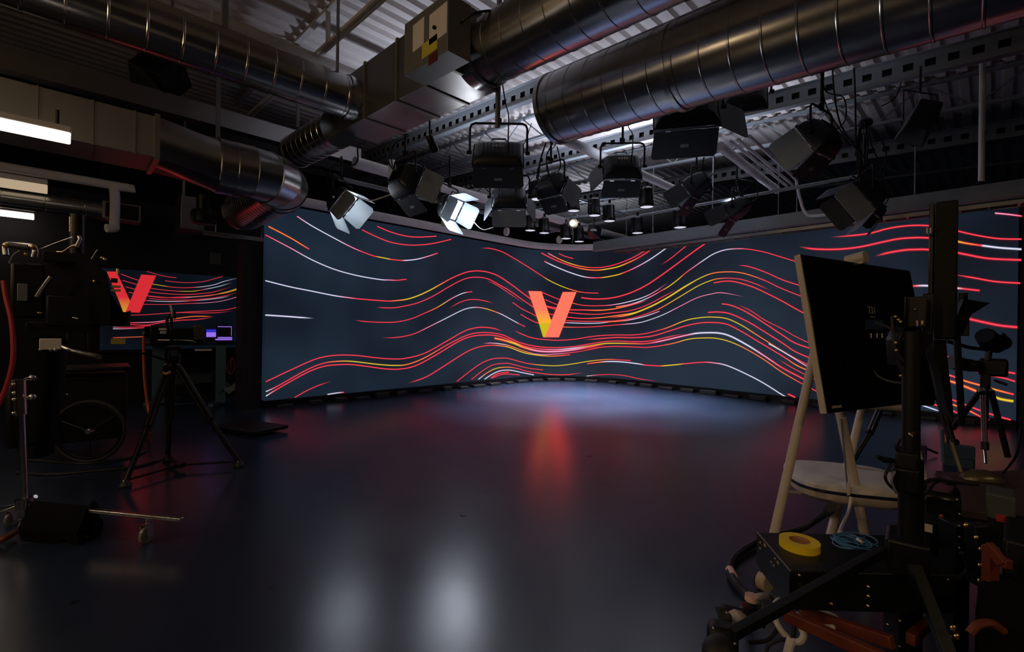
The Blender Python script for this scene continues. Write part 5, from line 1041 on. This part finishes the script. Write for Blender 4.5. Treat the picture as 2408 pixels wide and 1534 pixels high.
# monitor edge-on
dV = 1.5
t = thing('edge_on_monitor', P(2215, 800, dV), 'monitor seen edge on, a tall narrow black slab fixed to the telescopic column', 'monitor')
cb('cabinet', 2195, 476, 2239, 798, dV, .52, mat('matte_casing', (.006, .006, .005), .6, spec=.15), t, .006, rx=-43); cb('screen_glass', 2181, 478, 2194, 776, dV+.02, .5, M_glossb, t, .002, rx=-43); cb('vent_strip', 2220, 530, 2232, 650, dV-.002, .004, M_black, t, .001)
MB().prism([P(2195, 798, dV), P(2226, 800, dV), P(2232, 870, dV), P(2240, 930, dV), P(2244, 985, dV), P(2228, 960, dV), P(2212, 880, dV), P(2196, 840, dV)], FW*.03).build('support_strap', M_black, t, bev=.003)
cb('clip', 2178, 536, 2182, 550, dV-.01, .01, M_cream, t, .001); cb('clip', 2186, 536, 2190, 550, dV-.01, .01, M_cream, t, .001)
# ------------------------------------------------------------------ small camera on a tripod by the far end
dK = 3.6
t = thing('tripod', onz(2310, 1093, 0), 'small tripod with bright silver tubes under the compact camera', 'tripod')
ptube('centre', [(2316, 1010, dK), (2318, 905, dK)], .02, M_black, t)
a = P(2316, 915, dK)
for dx in (-5.5, 0, 5.5): ptube('leg_tube', [(2312+dx, 930, dK-.03), (2316+dx*.9, 1044, dK-.2)], .006, M_chrome, t)
ptube('leg', [(2316, 1040, dK-.2), (2316, 1058, dK-.21)], .022, M_black, t); ptube('leg', [(2315, 1056, dK-.21), (2318, 1090, dK-.26)], .009, M_chrome, t)
for b_ in ((2240, 1008, dK+.3), (2370, 1075, dK)): MB().tube([P(2308 if b_[0] < 2300 else 2330, 918, dK), P(*b_)], .02, 10).build('leg', M_black, t)
cb('head', 2304, 880, 2330, 915, dK, .09, M_black, t, .008); ptube('crown_ring', [(2300, 917, dK), (2330, 917, dK)], .016, M_steel, t)
ptube('pan_handle', [(2340, 895, dK), (2366, 905, dK-.1)], .01, M_black, t)
t = thing('compact_camera', P(2320, 880, dK), 'compact camera with long lens and top viewfinder on the silver tube tripod', 'camera')
cb('body', 2300, 846, 2372, 884, dK-.02, .12, M_blackp, t, .02); MB().tube([P(2302, 862, dK), P(2262, 858, dK), P(2262, 857, dK), P(2238, 852, dK)], [.045, .045, .052, .055], 20).build('lens', M_black, t)
ptube('focus_ring', [(2268, 858, dK), (2282, 860, dK)], .05, M_rubber, t); cb('blue_dial', 2290, 852, 2300, 862, dK-.03, .02, mat('blue_plastic', (.02, .05, .25), .4), t)
ptube('viewfinder_arm', [(2225, 802, dK-.1), (2280, 818, dK), (2350, 826, dK)], .014, M_black, t)
MB().tube([P(2318, 790, dK-.06), P(2330, 806, dK), P(2356, 806, dK+.06)], [.062, .072, .06], 20).build('viewfinder', M_cloth, t); MB().tube([P(2316, 789, dK-.08), P(2318, 792, dK-.07)], .055, 20).build('viewfinder_glass', M_glassd, t)
MB().tube([P(2343+26*math.cos(a_), 804+24*math.sin(a_), dK) for a_ in [PI*i/12-1.0 for i in range(13)]], .008, 8).build('viewfinder_hoop', M_black, t)
ptube('post', [(2326, 826, dK), (2322, 848, dK)], .02, M_black, t)
# teleprompter plate beyond
t = thing('prompter_glass', P(2270, 780, 3.2), 'slanted black prompter flap with a blue sheen beside the edge on monitor', 'prompter')
MB().prism([P(2240, 765, 3.2), P(2268, 703, 3.2), P(2328, 713, 3.2), P(2285, 740, 3.2), P(2258, 785, 3.2), P(2240, 792, 3.2)], FW*.03).build('flap', M_black, t); MB().add([P(2268, 704, 3.19), P(2326, 713, 3.19), P(2270, 733, 3.19)], [(0, 1, 2)]).build('glass', M_glassd, t)
cb('bracket', 2240, 738, 2280, 790, 3.25, .05, M_black, t); ptube('post', [(2262, 690, 3.25), (2262, 740, 3.25)], .03, M_black, t); ptube('hook', [(2240, 664, 3.2), (2243, 661, 3.2), (2252, 664, 3.2), (2252, 676, 3.2)], .006, M_brass, t); MB().cyl(P(2250, 790, 3.25), P(2262, 1000, 3.3), .02).build('stem', M_black, t)
# second tripod
t = thing('tripod', onz(2150, 1110, 0), 'black video tripod with twin tube legs standing behind the telescopic column', 'tripod')
dj = 3.45
for pts, r_ in (([(2072, 955, dj), (2045, 1020, dj-.1)], .024), ([(2045, 1020, dj-.1), (1990, 1112, dj-.15)], .015)): ptube('leg', pts, r_, M_black, t)
for dx in (-5, 3): ptube('leg_rod', [(2068+dx, 962, dj-.03), (2046+dx, 1012, dj-.13)], .004, M_chrome, t)
MB().cyl(P(2186, 850, dj), P(2238, 1040, dj-.2), .024).build('leg', M_black, t); MB().cyl(P(2236, 1034, dj-.2), P(2262, 1116, dj-.3), .014).build('leg', M_gold, t); ptube('leg_lock', [(2232, 1040, dj-.2), (2250, 1040, dj-.2)], .022, M_blackp, t)
for dx in (-4, 4): ptube('leg_rod', [(2196+dx, 890, dj-.03), (2234+dx, 1030, dj-.22)], .006, M_black, t)
ptube('crown', [(2130, 945, dj), (2190, 945, dj)], .03, M_black, t); MB().cyl(P(2072, 955, dj), P(2130, 945, dj), .02).build('crown_arm', M_black, t); ptube('rod', [(2215, 1010, dj+.4), (2218, 1085, dj+.4)], .014, M_teal, t)
# ------------------------------------------------------------------ desk at the edge, with its things
zD = .74
q = [onz(2205, 1190, zD), onz(2520, 1235, zD), onz(2560, 1100, zD), onz(2196, 1112, zD)]
t = thing('desk', (q[0]+q[2])/2-UP*.7, 'brown desk top beside the telescopic column, carrying a shiny mouse', 'desk')
MB().hexa([p-UP*.035 for p in q], q).build('desktop', M_wood, t, bev=.004); MB().hexa([p-UP*.16 for p in (q[0], q[1], q[1]+FW*.02, q[0]+FW*.02)], [p-UP*.035 for p in (q[0], q[1], q[1]+FW*.02, q[0]+FW*.02)]).build('apron', M_black, t)
for p in (q[1], q[2]): MB().box((p.x-.03, p.y-.03, 0), (p.x+.03, p.y+.03, zD-.035)).build('leg', M_black, t)
p = q[3]; MB().box((p.x-.02, p.y-.02, 0), (p.x+.02, p.y+.02, zD-.035)).build('leg', M_black, t)
mc = onz(2308, 1130, zD); t = thing('computer_mouse', mc, 'shiny dark computer mouse on the brown desk', 'mouse')
mx_ = (RT*.9-FW*.3).normalized(); my_ = UP.cross(mx_).normalized(); rings = []
for u, w_, h_ in ((-.085, .02, .012), (-.07, .038, .03), (-.03, .05, .05), (.02, .052, .052), (.06, .045, .04), (.085, .025, .02)):
    rings.append([mc+mx_*u+my_*w_*math.cos(PI*i/10)+UP*(.003+h_*math.sin(PI*i/10)) for i in range(11)])
MB().loft(rings).build('shell', M_gold, t); MB().ball(mc+mx_*.04-my_*.03+UP*.02, .012, 8, (1.6, 1, .5)).build('side_button', M_steel, t)
cable('mouse_cable', [mc+mx_*.08+UP*.01, onz(2360, 1112, zD+.005), onz(2390, 1070, zD+.2), P(2400, 1010, 2.5)], .005, M_black, 'thin black cable curving up from the shiny mouse')
one('desk_pad', MB().prism([onz(2200, 1112, zD+.002), onz(2216, 1112, zD+.002), onz(2250, 1140, zD+.002), onz(2225, 1142, zD+.002)], UP*.01), M_glossb, 'black phone lying on the edge of the brown desk', 'phone')
t = thing('metal_ruler', onz(2220, 1165, zD), 'grey metal strip lying along the desk edge by the telescopic column', 'strip'); MB().bar(P(2198, 1146, 1.95), P(2250, 1190, 1.7), .03, .004).build('strip', M_steel, t)
one('connector_plug', MB().tube([P(2206, 1170, 1.75), P(2212, 1180, 1.72), P(2226, 1183, 1.7)], [.012, .016, .01], 10), M_chrome, 'chrome connector plug beside the telescopic column, above the red cable end', 'plug')
t = thing('grey_box', P(2355, 1180, 1.6), 'small grey blue box with a red and white strip, under the brown desk edge', 'box')
cb('box', 2318, 1172, 2390, 1218, 1.55, .12, mat('grey_blue', (.05, .06, .06), .6), t, .006); cb('strip', 2340, 1212, 2384, 1216, 1.545, .01, M_paper, t, .001); cb('red_strip', 2342, 1216, 2378, 1226, 1.545, .01, mat('red_strip', (.35, .02, .03), .5), t, .001)
cb('lower_body', 2322, 1218, 2388, 1262, 1.56, .1, M_blackp, t, .004)
# teal sandbag on the floor and little box, its violet sheen put into the colour
c = onz(2238, 1098, 0); t = thing('equipment_pouch', c, 'dark teal padded pouch standing on the floor behind the second tripod leg', 'pouch')
cb('pouch', 2216, 1055, 2294, 1105, c.dot(FW), .14, M_tealb, t, .02); cb('flap', 2216, 1055, 2294, 1072, c.dot(FW)-.006, .01, M_tealb, t, .004)
c = onz(2168, 1072, 0); t = thing('small_case', c, 'small dark case with a violet sheen in its colour on the floor by the telescopic column', 'case'); cb('case', 2156, 1050, 2180, 1076, c.dot(FW), .14, mat('violet_sheen', (.03, .012, .07), .3), t, .01); ptube('handle', [(2180, 1056, c.dot(FW)), (2204, 1066, c.dot(FW))], .014, M_black, t)
# ------------------------------------------------------------------ lower corner: cart frame, power box, cables
t = thing('cart_frame', P(2200, 1534, 1.3), 'black bolted cart frame at the foot of the telescopic column', 'cart')
MB().bar(P(2243, 1225, 1.5), P(2238, 1640, 1.5), .06, .05).build('upright', M_black, t, bev=.003); MB().bar(P(2300, 1232, 1.4), P(2304, 1372, 1.4), .035, .05).build('upright', M_black, t, bev=.003)
for x, y in ((2255, 1209), (2255, 1237), (2255, 1263), (2255, 1289)): bolt(x, y, t, 1.46, .0045, M_silver)
for x, y in ((2272, 1236), (2296, 1265), (2307, 1292), (2305, 1330), (2304, 1366)): bolt(x, y, t, 1.36, .008, M_brass)
MB().bar(P(2130, 1260, 1.6), P(2300, 1250, 1.55), .12, .03).build('shelf', M_black, t); cb('base_unit', 2150, 1235, 2250, 1300, 1.55, .25, M_blackp, t, .01); cb('rating_label', 2174, 1236, 2193, 1250, 1.545, .004, M_paper, t, 0)
for x, y in ((2242, 1478), (2231, 1500), (2250, 1498)): bolt(x, y, t, 1.2, .009, M_brass)
ptube('hook', [(2282, 1246, 1.4), (2288, 1244, 1.4), (2290, 1262, 1.4)], .004, M_steel, t, 4)
one('rounded_black_unit', cam_box(MB(), 2160, 1170, 2262, 1232, 1.62, .16), M_glossb, 'glossy black unit beneath the chrome plug, next to the cart frame', 'unit', bev=.02)
cable('red_lead', [P(2213, 1212, 1.58), P(2222, 1250, 1.54), P(2240, 1280, 1.5), P(2248, 1300, 1.5)], .005, M_redc, 'red lead crossing the dark cart frame')
cable('black_lead', [P(2262, 1300, 1.45), P(2276, 1330, 1.45), P(2268, 1350, 1.45), P(2248, 1362, 1.45)], .008, M_rubber, 'black lead looping beside the rack case corner')
cable('black_lead', [P(2160, 1140, 1.5), P(2200, 1128, 1.6), P(2250, 1136, 1.7), P(2300, 1140, 1.75)], .006, M_rubber, 'black lead running from the column clamp to the brown desk')
cable('black_lead', [P(2160, 1172, 1.45), P(2180, 1160, 1.5), P(2196, 1138, 1.6), P(2210, 1130, 1.65)], .005, M_rubber, 'thin black lead rising to the desk edge by the column clamp')
t = thing('orange_shelf', P(2340, 1380, 1.3), 'orange painted steel bracket of the cart beside the bolted upright', 'bracket')
MB().bar(P(2330, 1284, 1.32), P(2328, 1382, 1.32), .024, .03).build('post', M_orange, t, bev=.002); MB().bar(P(2320, 1280, 1.32), P(2360, 1328, 1.28), .02, .026).build('arm', M_orange, t, bev=.002); MB().bar(P(2356, 1324, 1.28), P(2374, 1326, 1.28), .02, .026).build('arm_end', M_orange, t, bev=.002)
one('black_bin', cam_box(MB(), 2348, 1290, 2460, 1960, 1.34, .3), M_blackp, 'black bin behind the orange bracket at the edge of the view', 'bin', bev=.01)
def obar(a, b, label):
    return one('orange_crossbar', MB().bar(a, b, .022, .032), M_orange, label, 'bar', bev=.003)
obar(P(1846, 1447, 1.3), P(2090, 1556, 1.12), 'orange steel bar in front, slanting away below the rack case')
obar(P(1888, 1440, 1.42), P(2100, 1512, 1.2), 'orange steel bar behind the white cable loop, below the rack case')
obar(P(2202, 1448, 1.45), P(2140, 1505, 1.3), 'short orange steel bar beyond the column foot')
cable('orange_cable', [P(2280, 1490, 1.1), P(2300, 1470, 1.1), P(2330, 1466, 1.1), P(2360, 1484, 1.1)], .009, M_orange, 'curved red orange cord at the bottom edge beside the cart bolts')
one('black_toolbag', cam_box(MB(), 2290, 1472, 2450, 1600, 1.15, .3), M_cloth, 'black tool bag at the bottom edge under the red orange cord', 'bag', bev=.03)
# thick black power cable on the floor
cable('power_cable', [P(1950, 1196, 2.5), onz(1935, 1212, .2), onz(1880, 1246, .03), onz(1800, 1268, .03), onz(1740, 1300, .03), onz(1716, 1335, .03), onz(1730, 1372, .03), onz(1762, 1408, .05), P(1768, 1415, 1.9)], .022, M_rubber, 'thick black power cable looping over the floor from the easel to the power box', sub=10)
one('pink_cable_tag', MB().tube([onz(1716, 1340, .03), onz(1724, 1356, .03)], .025, 12), M_pink, 'pink tape tag wrapped round the thick power cable', 'tape')
one('cable_gland', MB().tube([onz(1936, 1211, .2), onz(1948, 1203, .25), P(1956, 1192, 2.5)], [.023, .026, .026], 12), M_rubber, 'thick sleeve of the thick power cable behind the easel leg', 'cable')
dE = 1.5
t = thing('power_box', P(1720, 1534, dE), 'cluttered black power distribution box with a cream drum, at the bottom edge', 'power box')
cb('base_unit', 1660, 1496, 1738, 1600, 1.28, .07, M_blackp, t, .02); cb('upper_unit', 1688, 1462, 1722, 1500, 1.4, .05, M_black, t, .01)
ptube('tripod_knob', [(1694, 1452, 1.4), (1710, 1447, 1.4)], .03, M_rubber, t, n=18)
MB().bar(P(1702, 1440, 1.56), P(1788, 1458, 1.56), .07, .02).build('shelf', M_black, t, bev=.003)
MB().prism([P(1733, 1466, 1.42), P(1748, 1459, 1.42), P(1762, 1463, 1.42), P(1776, 1474, 1.42), P(1776, 1490, 1.42), P(1734, 1492, 1.42)], FW*.06).build('cream_drum', M_beige, t, bev=.004)
ptube('drum_mark', [(1740, 1466, 1.418), (1749, 1461, 1.418)], .002, M_black, t); ptube('red_wire', [(1736, 1490, 1.4), (1748, 1484, 1.4), (1762, 1481, 1.4), (1770, 1476, 1.41)], .006, M_redl, t, 3)
cb('plug_body', 1757, 1412, 1778, 1452, 1.6, .05, M_rubber, t, .008); ptube('plug_collar', [(1767, 1413, 1.6), (1768, 1400, 1.6)], .022, M_pink, t)
cb('socket', 1776, 1424, 1790, 1434, 1.62, .04, M_gold, t); cb('socket', 1776, 1438, 1788, 1450, 1.62, .04, M_gold, t); ptube('red_cap', [(1744, 1425, 1.62), (1756, 1424, 1.62)], .012, M_redl, t); ptube('grey_knob', [(1742, 1436, 1.62), (1752, 1435, 1.62)], .011, M_steel, t)
MB().ball(P(1690, 1534, 1.2), .05, 16, (1, .8, .8)).build('round_cap', M_rubber, t)
for x, y in ((1722, 1482), (1728, 1514), (1716, 1519), (1677, 1477), (1787, 1454), (1709, 1441)): bolt(x, y, t, 1.26, .004, M_silver)
cable('white_cable', [P(1776, 1410, 1.6), P(1790, 1403, 1.62), P(1815, 1406, 1.66), P(1835, 1418, 1.7), P(1850, 1428, 1.75)], .011, M_whitec, 'white cable arching from the power box behind the rack case')
cable('white_cable', [P(1846, 1412, 1.55), P(1830, 1414, 1.52), P(1820, 1430, 1.5), P(1822, 1450, 1.48), P(1834, 1478, 1.45), P(1858, 1505, 1.42), P(1880, 1510, 1.4), P(1890, 1495, 1.4), P(1884, 1478, 1.42)], .0095, M_whitec, 'white cable loop hanging round the black stabiliser leg')
cable('white_cable', [P(1880, 1432, 1.5), P(1920, 1437, 1.48), P(1960, 1450, 1.45), P(1978, 1466, 1.42)], .009, M_whitec, 'white cable arching above the orange bars')
cable('white_cable', [P(1874, 1446, 1.4), P(1900, 1466, 1.36), P(1930, 1476, 1.33), P(1960, 1478, 1.3)], .009, M_whitec, 'white cable sagging between the two orange bars')
cable('white_cable', [P(1860, 1505, 1.35), P(1856, 1520, 1.34), P(1850, 1545, 1.33)], .012, M_whitec, 'white cable end dropping out of the bottom of the view')
cable('black_lead', [P(1780, 1402, 1.7), P(1810, 1400, 1.65), P(1832, 1416, 1.6), P(1852, 1432, 1.55)], .01, M_rubber, 'black lead running above the white cable to the rack case')
cable('black_lead', [P(1830, 1468, 1.5), P(1822, 1490, 1.5), P(1800, 1508, 1.5), P(1760, 1512, 1.5)], .006, M_rubber, 'thin black lead curling under the stabiliser leg')
cable('black_lead', [P(1866, 1460, 1.45), P(1864, 1500, 1.42), P(1830, 1506, 1.42), P(1806, 1520, 1.42), P(1800, 1545, 1.4)], .006, M_rubber, 'thin black lead dropping past the white loop to the bottom edge')
# black side panel closing the far end of the video wall
one('end_panel', MB().box((CX-.12, YR-.9, 0), (CX-.06, YR-.03, 4.3)), M_curtain, 'black upright panel at the far end of the video wall', 'panel')
# ------------------------------------------------------------------ small floor bits: tape scraps
for i, (px, py, lb) in enumerate(((1385, 1073, 'tiny red scrap on the floor in front of the V reflection'), (1090, 1213, 'tiny dark scrap on the floor in the nearest bright reflection'))):
    p = onz(px, py, 0); one('tape_scrap', MB().prism([p+RT*.03, p+FW*.02, p-RT*.03, p-FW*.02], UP*.003), M_redl if i == 0 else M_rubber, lb, 'scrap')
COOL = (.72, .8, 1)
def up(px, py, d, e, col=COOL, sz=135):
    c = P(px, py, d); light('SPOT', 'roof_fill_spot', c, e, col, .15, c+UP, spot_size=math.radians(sz), spot_blend=.9)  # added spot aimed upward to brighten the roof deck, not a real fixture
up(1346, 505, 9.9, 420); up(1530, 440, 9.2, 430); up(1720, 470, 8.9, 210); up(1060, 450, 8.2, 250); up(1930, 290, 6.2, 25); up(1462, 380, 7.2, 60)
for px, py, d, yaw, pit, e in ((808, 478, 7.2, 100, 42, 55), (1062, 490, 7.6, 118, 34, 80)):
    c = P(px, py, d)+camdir(yaw, pit)*.1; light('SPOT', 'lamp_beam', c, e, COOL, .4, c+camdir(yaw, pit), spot_size=math.radians(110), spot_blend=.6)
for px, py, d, yaw, pit, e in ((808, 478, 7.2, 100, 42, 4), (1062, 490, 7.6, 118, 34, 16)): light('POINT', 'lamp_glow', P(px, py, d)+camdir(yaw, pit)*.32, e, (.86, .9, 1), .16)
# tube lights over the desks beside and behind the photographer, which shine down and sideways
WARM = (1, .7, .41)
for x, y, e in ((-3.2, 3.0, 14), (-3.2, -1.5, 30), (1.2, -4.0, 32)): light('AREA', 'desk_tube', (x, y, 3.6), e, WARM, 2.2, (x, y, 0), .12)
for x, y, z, e in ((-4.6, 5.0, 3.9, 55), (-4.6, 1.0, 3.9, 40)): light('AREA', 'desk_tube_side', (x, y, z), e, WARM, .14, (4.5, y-2, 4.6), 3.)
light('SPOT', 'roof_fill_spot', (12.6, 9.5, 3.7), 300, COOL, .15, (12.9, 9.8, 6), spot_size=math.radians(140), spot_blend=.9)  # added spot behind the video wall to brighten the deck, no lamp hangs there
